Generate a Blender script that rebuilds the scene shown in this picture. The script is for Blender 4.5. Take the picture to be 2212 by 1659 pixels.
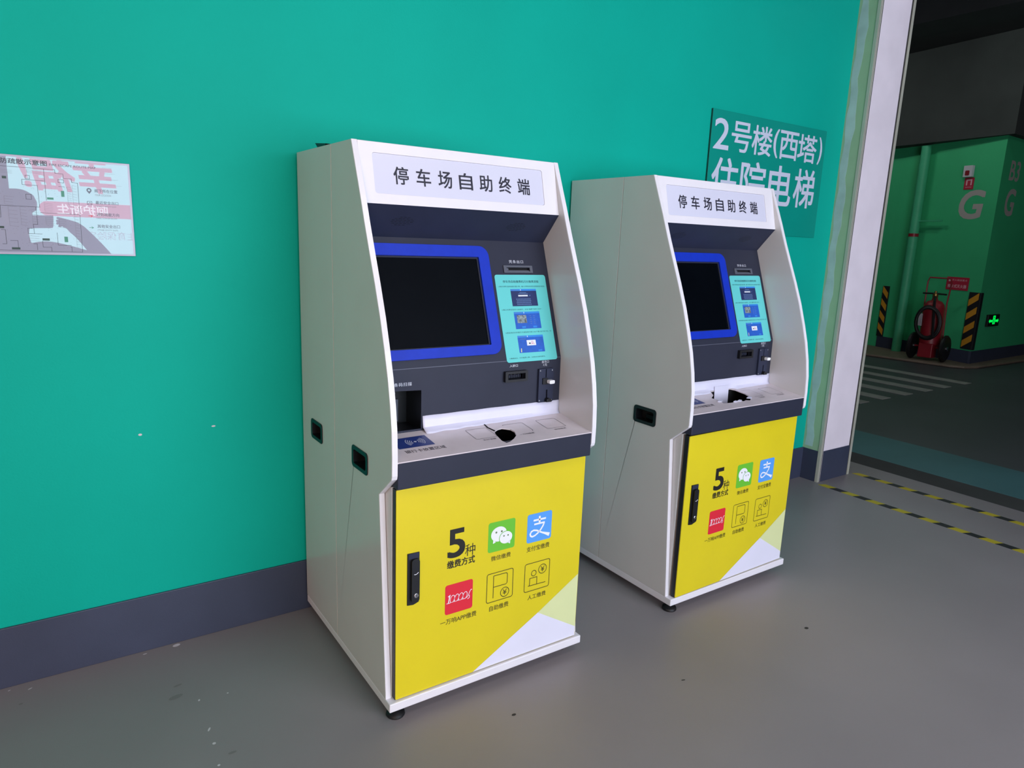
import bpy, bmesh, math, random
from mathutils import Vector, Matrix
from mathutils.geometry import tessellate_polygon

random.seed(7)
SC = bpy.context.scene
COL = SC.collection
for o in list(bpy.data.objects):
    bpy.data.objects.remove(o)

# ------------------------------------------------------------------ camera
CAMPOS = Vector((-0.9900, -2.5232, 1.4690))
CR = Vector((0.82621375, -0.56205865, 0.0382219))
CD = Vector((-0.08399225, -0.1899868, -0.97818726))
CF = Vector((0.55706027, 0.80498142, -0.20417828))
cam = bpy.data.cameras.new('camera')
cam.sensor_fit = 'HORIZONTAL'
cam.sensor_width = 36.0
cam.lens = 1499.03 / 2212 * 36.0
cam.clip_start = 0.02
cam.clip_end = 100
camo = bpy.data.objects.new('camera', cam)
COL.objects.link(camo)
up = -CD
bk = -CF
camo.matrix_world = Matrix(((CR.x, up.x, bk.x, CAMPOS.x), (CR.y, up.y, bk.y, CAMPOS.y), (CR.z, up.z, bk.z, CAMPOS.z), (0, 0, 0, 1)))
SC.camera = camo

# ------------------------------------------------------------------ world, exposure, light levels
w = bpy.data.worlds.new('world')
SC.world = w
w.use_nodes = True
w.node_tree.nodes['Background'].inputs[0].default_value = (0.75, 0.85, 1.0, 1)
w.node_tree.nodes['Background'].inputs[1].default_value = 0.01
SC.view_settings.view_transform = 'Standard'
SC.view_settings.look = 'None'
SC.view_settings.gamma = 1.0
SC.view_settings.use_curve_mapping = False
SC.view_settings.exposure = 0.0
AD_GLOW = 6.9          # the backlit advert on the opposite wall
TUBE_GLOW = 9.0        # ceiling panel lamps of the lobby
GARAGE_LAMP = 42.0  # unseen lamps added to brighten the garage; the small far lamp shares it
WARM_FILL_GLOW = 7.5      # unseen warm panel added further left, for warm light on the kiosk sides


# ------------------------------------------------------------------ helpers
def lin(c):
    c = c / 255.0
    return c / 12.92 if c <= 0.04045 else ((c + 0.055) / 1.055) ** 2.4


def rgb(r, g, b):
    return (lin(r), lin(g), lin(b), 1.0)


M = {}


def mat(name, col, rough=0.5, metal=0.0, var=0.0, scale=8.0, bump=0.0, bscale=300.0, coat=0.0, spec=0.5, emit=None, estr=0.0, ior=1.5):
    m = bpy.data.materials.new(name)
    m.use_nodes = True
    nt = m.node_tree
    b = nt.nodes['Principled BSDF']
    b.inputs['Base Color'].default_value = col
    b.inputs['Roughness'].default_value = rough
    b.inputs['Metallic'].default_value = metal
    b.inputs['Specular IOR Level'].default_value = spec
    b.inputs['IOR'].default_value = ior
    if coat:
        b.inputs['Coat Weight'].default_value = coat
        b.inputs['Coat Roughness'].default_value = 0.02
    if emit:
        b.inputs['Emission Color'].default_value = emit
        b.inputs['Emission Strength'].default_value = estr
    tc = nt.nodes.new('ShaderNodeTexCoord')
    if var > 0:
        n = nt.nodes.new('ShaderNodeTexNoise')
        n.inputs['Scale'].default_value = scale
        n.inputs['Detail'].default_value = 2 if var < 0.05 else 4
        nt.links.new(tc.outputs['Object'], n.inputs['Vector'])
        r = nt.nodes.new('ShaderNodeValToRGB')
        r.color_ramp.elements[0].position = 0.3
        r.color_ramp.elements[1].position = 0.7
        r.color_ramp.elements[0].color = tuple(c * (1 - var) for c in col[:3]) + (1,)
        r.color_ramp.elements[1].color = tuple(min(1, c * (1 + var)) for c in col[:3]) + (1,)
        nt.links.new(n.outputs['Fac'], r.inputs['Fac'])
        nt.links.new(r.outputs['Color'], b.inputs['Base Color'])
    if bump > 0:
        n2 = nt.nodes.new('ShaderNodeTexNoise')
        n2.inputs['Scale'].default_value = bscale
        n2.inputs['Detail'].default_value = 1
        nt.links.new(tc.outputs['Object'], n2.inputs['Vector'])
        bp = nt.nodes.new('ShaderNodeBump')
        bp.inputs['Strength'].default_value = bump
        bp.inputs['Distance'].default_value = 0.002
        nt.links.new(n2.outputs['Fac'], bp.inputs['Height'])
        nt.links.new(bp.outputs['Normal'], b.inputs['Normal'])
    M[name] = m
    return m


mat('green_wall', rgb(4, 170, 150), 0.6, spec=0.12, var=0.05, scale=1.5, bump=0.25, bscale=140)
mat('skirting', rgb(57, 63, 84), 0.45, var=0.12, scale=3, bump=0.1)
mat('pale_green', rgb(160, 192, 158), 0.6, var=0.08, scale=5)
mat('lilac_white', rgb(240, 230, 240), 0.55, var=0.04, scale=6, bump=0.1)
mat('white_wall', rgb(205, 205, 208), 0.7, var=0.03)
mat('ceiling_paint', rgb(150, 150, 152), 0.8, var=0.03)
mat('alu', rgb(196, 196, 182), 0.4, 0.25, var=0.05)
mat('alu_dark', rgb(70, 72, 70), 0.5, 0.5)
mat('kiosk_white', rgb(232, 228, 234), 0.28, var=0.012, scale=20, bump=0.04, bscale=600)
mat('kiosk_side', rgb(214, 211, 210), 0.22, var=0.02, scale=4, bump=0.03, bscale=500)
mat('charcoal', rgb(41, 44, 60), 0.5, spec=0.3, var=0.05, scale=12, bump=0.12, bscale=900)
mat('charcoal_dark', rgb(40, 45, 66), 0.5, spec=0.3, var=0.05, scale=12, bump=0.12, bscale=900)
mat('charcoal_line', rgb(92, 95, 112), 0.5)
mat('black', rgb(16, 17, 22), 0.4, var=0.2, scale=20)
mat('black_gloss', rgb(6, 9, 14), 0.1, var=0.1, spec=0.12)
mat('cavity', rgb(8, 8, 12), 0.8)
mat('grey_plastic', rgb(84, 88, 100), 0.45, var=0.05)
mat('blue_bezel', rgb(14, 50, 182), 0.45, spec=0.3, var=0.06, scale=30, bump=0.05, bscale=700)
mat('panel_grey', rgb(212, 212, 230), 0.3, var=0.01)
mat('ink', rgb(30, 30, 48), 0.5)
mat('ink_black', rgb(22, 20, 16), 0.5)
mat('ink_brown', rgb(66, 60, 18), 0.5)
mat('print_white', rgb(214, 216, 228), 0.5)
mat('yellow', rgb(219, 200, 28), 0.35, var=0.025, scale=5, bump=0.02)
mat('yellow_pale', rgb(218, 224, 166), 0.35, var=0.02)
mat('door_white', rgb(226, 224, 240), 0.35, var=0.02)
mat('icon_green', rgb(104, 190, 52), 0.4)
mat('icon_blue', rgb(86, 158, 236), 0.4)
mat('icon_red', rgb(218, 38, 56), 0.4)
mat('icon_white', rgb(238, 238, 246), 0.4)
mat('icon_olive', rgb(96, 120, 70), 0.4)
mat('sticker_cyan', rgb(96, 202, 200), 0.45, var=0.02)
mat('sticker_ink', rgb(30, 84, 92), 0.5)
mat('shot_navy', rgb(22, 40, 92), 0.45, var=0.1, scale=60)
mat('shot_blue', rgb(22, 88, 186), 0.45, var=0.1, scale=60)
mat('shot_bar', rgb(40, 130, 214), 0.45)
mat('shot_white', rgb(226, 230, 240), 0.45)
mat('shot_key', rgb(96, 124, 170), 0.45)
mat('shot_photo', rgb(120, 130, 132), 0.5, var=0.8, scale=140)
mat('shot_pink', rgb(214, 70, 120), 0.5)
mat('shot_yellow', rgb(226, 216, 150), 0.5)
mat('shelf', rgb(222, 210, 214), 0.22, var=0.05, scale=14)
mat('paper', rgb(222, 220, 240), 0.4, var=0.02, scale=12, bump=0.15, bscale=25)
mat('card_blue', rgb(44, 62, 128), 0.35, var=0.08)
mat('card_white', rgb(200, 205, 225), 0.4)
mat('shelf_ink', rgb(46, 42, 56), 0.5)
mat('chrome', rgb(200, 200, 205), 0.2, 1.0)
mat('steel', rgb(150, 150, 155), 0.35, 0.9)
mat('btn_white', rgb(240, 240, 245), 0.3)
mat('rubber', rgb(14, 14, 18), 0.5, var=0.2)
mat('sign_green', rgb(0, 146, 130), 0.45, spec=0.25, var=0.02)
mat('sign_edge', rgb(18, 70, 62), 0.5)
mat('sign_text', rgb(206, 212, 232), 0.45)
mat('map_sheet', rgb(160, 164, 184), 0.006, var=0.02, spec=0.62, coat=0.0, ior=1.55)
mat('map_edge', rgb(176, 172, 194), 0.25)
mat('map_ink', rgb(52, 50, 66), 0.3, spec=0.5)
mat('map_grey', rgb(84, 80, 100), 0.3)
mat('map_thin', rgb(120, 118, 130), 0.3)
mat('map_green', rgb(40, 128, 100), 0.3)
mat('map_dark', rgb(10, 50, 42), 0.3)
mat('tape_yellow', rgb(190, 172, 36), 0.55, var=0.08)
mat('tape_black', rgb(26, 28, 34), 0.55, var=0.1)
mat('road', rgb(74, 76, 82), 0.5, var=0.12, scale=1.2, bump=0.1)
mat('road_line', rgb(150, 148, 146), 0.6, var=0.1)
mat('road_teal', rgb(70, 116, 122), 0.45, var=0.1, scale=2)
mat('road_brown', rgb(92, 82, 78), 0.55, var=0.1)
mat('kerb', rgb(120, 104, 92), 0.6, var=0.12)
mat('garage_green', rgb(58, 184, 124), 0.6, var=0.05, scale=2)
mat('garage_pipe', rgb(70, 180, 134), 0.5, var=0.05)
mat('garage_white', rgb(182, 172, 170), 0.6)
mat('concrete_dark', rgb(56, 58, 58), 0.85, var=0.15, scale=2)
mat('fire_red', rgb(142, 26, 40), 0.4, var=0.05)
mat('fire_red_plate', rgb(186, 40, 66), 0.5)
mat('plate_text', rgb(236, 190, 200), 0.5)
mat('brass', rgb(150, 120, 70), 0.35, 0.8)
mat('label_white', rgb(210, 205, 215), 0.5)
mat('exit_glow', rgb(10, 30, 14), 0.4, emit=(0.0, 1.0, 0.10, 1), estr=0.9)
mat('lamp_glow', rgb(230, 230, 230), 0.4, emit=(1.0, 0.90, 0.84, 1), estr=TUBE_GLOW)
mat('warm_fill_glow', rgb(170, 160, 150), 0.4, emit=(1.0, 0.66, 0.50, 1), estr=WARM_FILL_GLOW)
mat('garage_glow', rgb(230, 230, 230), 0.4, emit=(0.85, 1.0, 0.92, 1), estr=GARAGE_LAMP)
mat('ad_cyan', rgb(150, 170, 180), 0.4, emit=(0.50, 0.98, 1.0, 1), estr=AD_GLOW * 1.15)
mat('ad_lilac', rgb(170, 170, 180), 0.4, emit=(0.86, 0.92, 1.10, 1), estr=AD_GLOW)
mat('ad_red', rgb(170, 60, 70), 0.4, emit=(1.0, 0.40, 0.50, 1), estr=AD_GLOW * 0.75)
mat('ad_white', rgb(220, 220, 220), 0.4, emit=(1, 0.97, 1.0, 1), estr=AD_GLOW * 1.25)
mat('ad_grey', rgb(120, 130, 140), 0.4, emit=(0.55, 0.68, 0.75, 1), estr=AD_GLOW * 0.75)
for n_ in ('ad_red', 'ad_white', 'ad_grey', 'exit_glow'):
    M[n_].cycles.emission_sampling = 'NONE'      # small lit print: no need to sample it as a lamp
mat('frame_grey', rgb(90, 92, 96), 0.5, 0.3)
mat('cloth_dark', rgb(52, 52, 60), 0.8, var=0.1)
mat('trousers', rgb(34, 36, 48), 0.8, var=0.1)
mat('skin', rgb(196, 150, 128), 0.55, var=0.04)
mat('hair', rgb(18, 16, 16), 0.6, var=0.2)
mat('speck', rgb(206, 200, 206), 0.7)
mat('stain', rgb(120, 115, 116), 0.6)
mat('stain_dark', rgb(48, 46, 48), 0.7)

# floor: painted concrete with soft patches
fm = mat('floor_paint', rgb(137, 130, 132), 0.42, var=0.1, scale=0.9, bump=0.12, bscale=220, spec=0.4)


class Fr:
    """local frame: origin, U, V and the outward normal"""

    def __init__(s, o, u, v):
        s.o = Vector(o)
        s.u = Vector(u).normalized()
        s.v = Vector(v).normalized()
        s.n = s.u.cross(s.v)

    def __call__(s, a, b, n=0.0):
        return s.o + s.u * a + s.v * b + s.n * n


XYZ = Fr((0, 0, 0), (1, 0, 0), (0, 1, 0))
TEXT_CACHE = {}


def text_mesh(body, bold=0.0, space=1.0, shear=0.0):
    k = (body, space, shear)
    if k in TEXT_CACHE:
        return TEXT_CACHE[k]
    c = bpy.data.curves.new('t', 'FONT')
    c.body = body
    c.space_character = space
    c.shear = shear
    c.resolution_u = 4
    o = bpy.data.objects.new('t', c)
    COL.objects.link(o)
    dg = bpy.context.evaluated_depsgraph_get()
    dg.update()
    me = o.evaluated_get(dg).to_mesh()
    vs = [tuple(v.co) for v in me.vertices]
    fs = [tuple(p.vertices) for p in me.polygons]
    o.evaluated_get(dg).to_mesh_clear()
    bpy.data.objects.remove(o)
    bpy.data.curves.remove(c)
    x0 = min(v[0] for v in vs)
    x1 = max(v[0] for v in vs)
    y0 = min(v[1] for v in vs)
    y1 = max(v[1] for v in vs)
    r = ([((v[0] - x0) / (x1 - x0), (v[1] - y0) / (y1 - y0)) for v in vs], fs, (x1 - x0) / (y1 - y0))
    TEXT_CACHE[k] = r
    return r


def rrect(u0, v0, u1, v1, r, n=5):
    pts = []
    for cx, cy, a in ((u1 - r, v1 - r, 0), (u0 + r, v1 - r, 90), (u0 + r, v0 + r, 180), (u1 - r, v0 + r, 270)):
        for i in range(n + 1):
            t = math.radians(a + 90.0 * i / n)
            pts.append((cx + r * math.cos(t), cy + r * math.sin(t)))
    return pts


def ell(cx, cy, rx, ry=None, n=24):
    ry = ry or rx
    return [(cx + rx * math.cos(2 * math.pi * i / n), cy + ry * math.sin(2 * math.pi * i / n)) for i in range(n)]


class MB:
    def __init__(s):
        s.v, s.f, s.m, s.mats = [], [], [], []

    def mi(s, m):
        if m not in s.mats:
            s.mats.append(m)
        return s.mats.index(m)

    def add(s, vs, fs, m):
        b = len(s.v)
        s.v += [tuple(v) for v in vs]
        k = s.mi(m)
        for f in fs:
            s.f.append(tuple(i + b for i in f))
            s.m.append(k)
        return s

    def box(s, a, b, m, F=XYZ):
        (x0, y0, z0), (x1, y1, z1) = a, b
        vs = [F(x, y, z) for x in (x0, x1) for y in (y0, y1) for z in (z0, z1)]
        s.add(vs, [(0, 1, 3, 2), (4, 6, 7, 5), (0, 4, 5, 1), (2, 3, 7, 6), (0, 2, 6, 4), (1, 5, 7, 3)], m)
        return s

    def prism(s, pts, n0, n1, m, F=XYZ, holes=(), mside=None):
        loops = [list(pts)] + [list(h) for h in holes]

        def area(l):
            return sum(l[i][0] * l[(i + 1) % len(l)][1] - l[(i + 1) % len(l)][0] * l[i][1] for i in range(len(l)))
        if area(loops[0]) < 0:
            loops[0].reverse()
        for h in loops[1:]:
            if area(h) > 0:
                h.reverse()
        flat = [q for l in loops for q in l]
        if len(loops) == 1 and n0 == n1:
            tris = tessellate_polygon([[Vector((q[0], q[1], 0)) for q in l] for l in loops])
        else:
            tris = tessellate_polygon([[Vector((q[0], q[1], 0)) for q in l] for l in loops])
        fix = []
        for t in tris:
            a, b, c = (flat[i] for i in t)
            cr = (b[0] - a[0]) * (c[1] - a[1]) - (c[0] - a[0]) * (b[1] - a[1])
            fix.append(tuple(t) if cr > 0 else tuple(reversed(t)))
        s.add([F(q[0], q[1], n1) for q in flat], fix, m)
        if n0 != n1:
            s.add([F(q[0], q[1], n0) for q in flat], [tuple(reversed(t)) for t in fix], mside or m)
            for l in loops:
                k = len(l)
                vs = [F(q[0], q[1], n0) for q in l] + [F(q[0], q[1], n1) for q in l]
                s.add(vs, [(i, (i + 1) % k, k + (i + 1) % k, k + i) for i in range(k)], mside or m)
        return s

    def flat(s, pts, n, m, F=XYZ):
        return s.prism(pts, n, n, m, F)

    def text(s, body, u0, v0, u1, v1, n, m, F=XYZ, bold=0.0, space=1.0, shear=0.0):
        vs, fs, asp = text_mesh(body, bold, space, shear)
        if u1 is None:
            u1 = u0 + (v1 - v0) * asp
        if bold > 0:      # heavier strokes: copies shifted by a fraction of the letter height
            b = bold * (v1 - v0)
            sh = [(-b, -b), (b, -b), (-b, b), (b, b), (0, 0)]
        else:
            sh = [(0, 0)]
        for i, (dx, dy) in enumerate(sh):
            s.add([F(u0 + (u1 - u0) * x + dx, v0 + (v1 - v0) * y + dy, n + i * 2e-5) for x, y in vs], fs, m)
        return s

    def stroke(s, pts, wd, n, m, F=XYZ, closed=False):
        P = [Vector((q[0], q[1])) for q in pts]
        k = len(P)
        L, R = [], []
        for i in range(k):
            a = P[i - 1] if (i > 0 or closed) else P[i]
            b = P[(i + 1) % k] if (i < k - 1 or closed) else P[i]
            d1 = (P[i] - a)
            d2 = (b - P[i])
            if d1.length < 1e-9:
                d1 = d2
            if d2.length < 1e-9:
                d2 = d1
            d1 = d1.normalized()
            d2 = d2.normalized()
            t = d1 + d2
            t = t.normalized() if t.length > 1e-6 else d1
            nn = Vector((-t.y, t.x))
            c = max(0.4, nn.dot(Vector((-d1.y, d1.x))))
            L.append(P[i] + nn * (wd / 2 / c))
            R.append(P[i] - nn * (wd / 2 / c))
        vs = [F(q.x, q.y, n) for q in L] + [F(q.x, q.y, n) for q in R]
        rng = range(k if closed else k - 1)
        s.add(vs, [(i, k + i, k + (i + 1) % k, (i + 1) % k) for i in rng], m)
        return s

    def lathe(s, prof, c, ax, m, seg=20):
        """prof: list of (radius, height) along axis ax from point c"""
        c = Vector(c)
        ax = Vector(ax).normalized()
        a = ax.orthogonal().normalized()
        b = ax.cross(a)
        vs, fs = [], []
        for r, h in prof:
            for i in range(seg):
                t = 2 * math.pi * i / seg
                vs.append(c + ax * h + (a * math.cos(t) + b * math.sin(t)) * r)
        for j in range(len(prof) - 1):
            for i in range(seg):
                fs.append((j * seg + i, j * seg + (i + 1) % seg, (j + 1) * seg + (i + 1) % seg, (j + 1) * seg + i))
        fs.append(tuple(reversed(range(seg))))
        fs.append(tuple((len(prof) - 1) * seg + i for i in range(seg)))
        s.add(vs, fs, m)
        return s

    def tube(s, pts, r, m, seg=8, closed=False):
        P = [Vector(q) for q in pts]
        k = len(P)
        vs, fs = [], []
        pa = None
        for i in range(k):
            a = P[i - 1] if (i > 0 or closed) else P[i]
            b = P[(i + 1) % k] if (i < k - 1 or closed) else P[i]
            t = (b - a).normalized()
            if pa is None:
                pa = t.orthogonal().normalized()
            pa = (pa - t * pa.dot(t)).normalized()
            pb = t.cross(pa)
            for j in range(seg):
                q = 2 * math.pi * j / seg
                vs.append(P[i] + (pa * math.cos(q) + pb * math.sin(q)) * r)
        for i in range(k if closed else k - 1):
            i2 = (i + 1) % k
            for j in range(seg):
                fs.append((i * seg + j, i * seg + (j + 1) % seg, i2 * seg + (j + 1) % seg, i2 * seg + j))
        if not closed:
            fs.append(tuple(reversed(range(seg))))
            fs.append(tuple((k - 1) * seg + j for j in range(seg)))
        s.add(vs, fs, m)
        return s

    def build(s, name, parent=None, bevel=0.0, smooth=False, seg=2):
        me = bpy.data.meshes.new(name)
        me.from_pydata(s.v, [], s.f)
        for m in s.mats:
            me.materials.append(M[m])
        for p, k in zip(me.polygons, s.m):
            p.material_index = k
            p.use_smooth = smooth
        me.update()
        o = bpy.data.objects.new(name, me)
        COL.objects.link(o)
        if parent:
            o.parent = parent
        if bevel > 0:
            bm = bmesh.new()
            bm.from_mesh(me)
            bmesh.ops.remove_doubles(bm, verts=bm.verts, dist=1e-6)
            bmesh.ops.recalc_face_normals(bm, faces=bm.faces)
            bm.to_mesh(me)
            bm.free()
            b = o.modifiers.new('bevel', 'BEVEL')
            b.width = bevel
            b.segments = seg
            b.limit_method = 'ANGLE'
            b.angle_limit = math.radians(40)
        if smooth:
            bm = bmesh.new()
            bm.from_mesh(me)
            bmesh.ops.recalc_face_normals(bm, faces=bm.faces)
            for e in bm.edges:
                if len(e.link_faces) == 2 and e.calc_face_angle(0) > math.radians(38):
                    e.smooth = False
            bm.to_mesh(me)
            bm.free()
        return o


def tag(o, label=None, cat=None, group=None, kind=None):
    if label:
        o['label'] = label
    if cat:
        o['category'] = cat
    if group:
        o['group'] = group
    if kind:
        o['kind'] = kind
    return o


def empty(name, loc, rz=0.0):
    o = bpy.data.objects.new(name, None)
    o.empty_display_size = 0.1
    o.location = loc
    o.rotation_euler = (0, 0, rz)
    COL.objects.link(o)
    return o


def struct(o, label=None, cat=None):
    return tag(o, label, cat, kind='structure')


# ------------------------------------------------------------------ the setting
XP, DP, WP, HB = 3.105, 0.127, 0.354, 0.206
floor = struct(MB().box((-6.0, -6.0, -0.1), (3.75, 0.3, 0.0), 'floor_paint').build('floor'), 'grey painted concrete floor of the lobby', 'floor')
road = struct(MB().box((3.75, -9.0, -0.12), (22, 9.0, -0.004), 'road').build('floor_garage'), 'dark grey garage driveway floor beyond the opening', 'floor')
MB().box((3.75, -9.0, -0.01), (4.0, 9.0, -0.001), 'concrete_dark').build('drain_strip', road)
MB().box((4.0, -9.0, -0.01), (4.66, 9.0, 0.0), 'road_teal').build('painted_strip', road)
for i, x in enumerate((5.80, 6.22, 6.68, 7.12, 7.56, 8.06)):
    MB().box((x - 0.085, 1.06, -0.003), (x + 0.085, 4.6, 0.001), 'road_line').build('crossing_bar', road)

wall = struct(MB().box((-6.0, 0.0, 0.0), (XP, 0.3, 3.2), 'green_wall').build('wall_back'), 'bright green painted wall behind the kiosks', 'wall')
for x, z, a, b in ((-0.740, 0.785, 0.006, 0.004), (-0.511, 0.787, 0.007, 0.003)):
    MB().flat(ell(x, z, a, b, 8), 0.0006, 'speck', Fr((0, 0, 0), (1, 0, 0), (0, 0, 1))).build('paint_chip', wall)
struct(MB().box((-6.0, -0.008, 0.0), (XP, 0.0, HB), 'skirting').build('baseboard_back', bevel=0.002), 'dark slate painted skirting along the green wall', 'baseboard')

# right wall stub (its end closes the green wall), metal corner guards, and the wall going on behind
struct(MB().box((XP, -DP, 0.0), (XP + WP, 5.0, 3.2), 'lilac_white').build('wall_right'), 'short white wall end beside the garage opening', 'wall')
st = Fr((XP, 0, 0), (0, -1, 0), (0, 0, 1))
o = MB().box((0, 0, -0.0), (DP, 3.2, 0.004), 'pale_green', st).build('trim_1')
struct(o, 'pale green side face of the wall end with a plaster smear', 'trim')
sm = MB()
pts = []
for i in range(41):
    z = HB + 0.02 + i * 0.07
    pts.append((0.012 + 0.006 * math.sin(i * 1.7), z))
for i in range(40, -1, -1):
    z = HB + 0.02 + i * 0.07
    pts.append((0.060 + 0.008 * math.sin(i * 0.9 + 1) + 0.005 * math.sin(i * 2.3), z))
mat('smear', rgb(176, 200, 200), 0.7, var=0.12, scale=9)
sm.prism(pts, 0.004, 0.0046, 'smear', st)
sm.build('plaster_smear', o)
struct(MB().box((0, 0, 0.004), (DP, HB, 0.007), 'skirting', st).build('baseboard_side', bevel=0.001), 'dark skirting on the pale green side face', 'baseboard')
fr = Fr((XP, -DP, 0), (1, 0, 0), (0, 0, 1))
struct(MB().box((0.03, 0, 0.0), (WP - 0.025, HB, 0.006), 'skirting', fr).build('baseboard_right', bevel=0.001), 'slate skirting on the white wall end', 'baseboard')
g1 = MB().box((-0.004, 0.0, 0.0), (0.013, 3.2, 0.006), 'alu', fr).box((-0.008, 0.0, -0.014), (0.0, 3.2, 0.006), 'alu', fr).box((0.013, 0, 0.0), (0.024, 3.2, 0.003), 'alu_dark', fr).build('trim_2', bevel=0.001)
struct(g1, 'thin aluminium corner strip on the near edge of the wall end', 'trim')
g2 = MB().box((WP - 0.018, 0.0, 0.0), (WP + 0.004, 3.2, 0.008), 'alu', fr).box((WP, 0, -0.4), (WP + 0.006, 3.2, 0.0), 'alu', fr).box((WP - 0.028, 0, 0.0), (WP - 0.018, 3.2, 0.004), 'alu_dark', fr).build('trim_3', bevel=0.001)
struct(g2, 'aluminium edge rail of the garage opening', 'trim')
# lintel and the rest of the right wall (outside the view) and the unseen lobby
struct(MB().box((XP, -6.0, 2.95), (XP + WP, -DP, 3.2), 'white_wall').build('wall_right_lintel'), 'lintel over the garage opening', 'wall')
struct(MB().box((XP, -6.0, 0), (XP + WP, -4.6, 2.95), 'white_wall').build('wall_right_far'), 'far part of the right lobby wall', 'wall')
struct(MB().box((-6.0, -6.2, 3.2), (XP + WP, 0.3, 3.3), 'ceiling_paint').build('ceiling'), 'plain lobby ceiling above the kiosks', 'ceiling')
struct(MB().box((-6.0, -5.6, 0), (XP, -5.4, 3.2), 'white_wall').build('wall_front'), 'white wall opposite the kiosks', 'wall')
struct(MB().box((-6.2, -6.2, 0), (-6.0, 0.3, 3.2), 'white_wall').build('wall_left'), 'white wall at the left end of the lobby', 'wall')

# ------------------------------------------------------------------ backlit advert opposite (mirrored in the map sign)
AY = -5.2
ad = empty('light_box', (0, 0, 0))
tag(ad, 'wide backlit advert on the wall opposite, mirrored in the escape map', 'light box')
AX0, AX1, AZ0, AZ1 = -1.10, 2.95, 0.45, 2.75
MB().box((AX0 - 0.04, -5.37, 0.0), (AX1 + 0.04, AY - 0.01, AZ1 + 0.05), 'frame_grey').build('housing', ad, bevel=0.004)
af = Fr((0, AY, 0), (-1, 0, 0), (0, 0, 1))
MB().flat([(0.0, 1.0), (-AX0, 1.0), (-AX0, 2.2), (0.0, 2.2)], 0.0, 'ad_cyan', af).build('lit_picture', ad)
MB().flat([(-AX1, AZ0), (-AX0, AZ0), (-AX0, 1.0), (-AX1, 1.0)], 0.0, 'ad_lilac', af).flat([(-AX1, 1.0), (0.0, 1.0), (0.0, 2.2), (-AX1, 2.2)], 0.0, 'ad_lilac', af).flat([(-AX1, 2.2), (-AX0, 2.2), (-AX0, AZ1), (-AX1, AZ1)], 0.0, 'ad_lilac', af).build('lit_panel', ad)
pill = [(-0.6, 1.515), (0.83, 1.515)] + [(0.83 + 0.065 * math.cos(math.radians(a)), 1.58 + 0.065 * math.sin(math.radians(a))) for a in range(-80, 81, 16)] + [(0.83, 1.645), (-0.6, 1.645)]
MB().flat(pill, 0.003, 'ad_red', af).build('red_banner', ad)
MB().text('呵护新生', 0.36, 1.535, 0.76, 1.625, 0.005, 'ad_white', af, bold=0.015).build('banner_lettering', ad)
MB().text('幸福!', 0.28, 1.74, 1.02, 2.06, 0.003, 'ad_red', af, bold=0.02, shear=0.25).build('headline', ad)
MB().text('市生育保险定点', 0.06, 1.315, 0.62, 1.39, 0.003, 'ad_grey', af).build('small_lettering', ad)

po = empty('warm_fill_panel', (-3.35, AY - 0.01, 0))  # plain glowing panel, added to light the kiosk sides warmly from the left
tag(po, 'unseen warm light panel added further left on the wall opposite the kiosks', 'light box')
MB().box((-1.2, -0.16, 0.0), (1.2, 0.0, 2.7), 'frame_grey').build('housing', po, bevel=0.004)
MB().flat([(-1.14, 0.5), (1.14, 0.5), (1.14, 2.62), (-1.14, 2.62)], 0.003, 'warm_fill_glow', Fr((0, 0, 0), (-1, 0, 0), (0, 0, 1))).build('lit_panel', po)

# ceiling lamps of the lobby (above the view)
for i, (x, y) in enumerate(((-2.6, -2.6), (0.6, -2.2))):
    l = empty('ceiling_lamp', (x, y, 3.2))
    tag(l, ('flat panel lamp in the lobby ceiling, the one towards the left wall', 'flat panel lamp in the lobby ceiling, the one above the kiosks')[i], 'lamp', 'lobby ceiling lamps')
    MB().box((-0.62, -0.17, -0.03), (0.62, 0.17, 0.0), 'white_wall').build('lamp_housing', l, bevel=0.003)
    MB().box((-0.6, -0.15, -0.034), (0.6, 0.15, -0.029), 'lamp_glow').build('diffuser', l)


# ------------------------------------------------------------------ kiosks
W, T = 0.752, 0.018
PROF = [(0.748, 0.066), (0.700, 0.720), (0.786, 0.790), (0.789, 0.800), (0.7895, 0.858), (0.786, 0.93), (0.776, 1.0), (0.760, 1.075), (0.738, 1.15), (0.708, 1.24), (0.672, 1.33), (0.635, 1.415), (0.600, 1.497), (0.567, 1.58), (0.533, 1.66), (0.502, 1.734)]
SEAM = 0.335
FLU0, FLU1, FLZ0, FLZ1 = 0.352, 0.446, 0.884, 0.802


def seg(A, B):
    t = Vector((B[0] - A[0], B[1] - A[1]))
    L = t.length
    t.normalize()
    return Fr((0, -A[0], A[1]), (1, 0, 0), (0, -t.x, t.y)), L


def yen(mb, cx, cy, r, wd, n, m, F):
    mb.stroke(ell(cx, cy, r, n=28), wd, n, m, F, closed=True)
    h = r * 0.6
    mb.stroke([(cx - h * .75, cy + h), (cx, cy + h * 0.1), (cx + h * .75, cy + h)], wd, n, m, F)
    mb.stroke([(cx, cy + h * 0.1), (cx, cy - h)], wd, n, m, F)
    mb.stroke([(cx - h * .7, cy + h * 0.05), (cx + h * .7, cy + h * 0.05)], wd, n, m, F)
    mb.stroke([(cx - h * .7, cy - h * 0.4), (cx + h * .7, cy - h * 0.4)], wd, n, m, F)


def arc(cx, cy, r, a0, a1, n=10):
    return [(cx + r * math.cos(math.radians(a0 + (a1 - a0) * i / n)), cy + r * math.sin(math.radians(a0 + (a1 - a0) * i / n))) for i in range(n + 1)]


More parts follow.
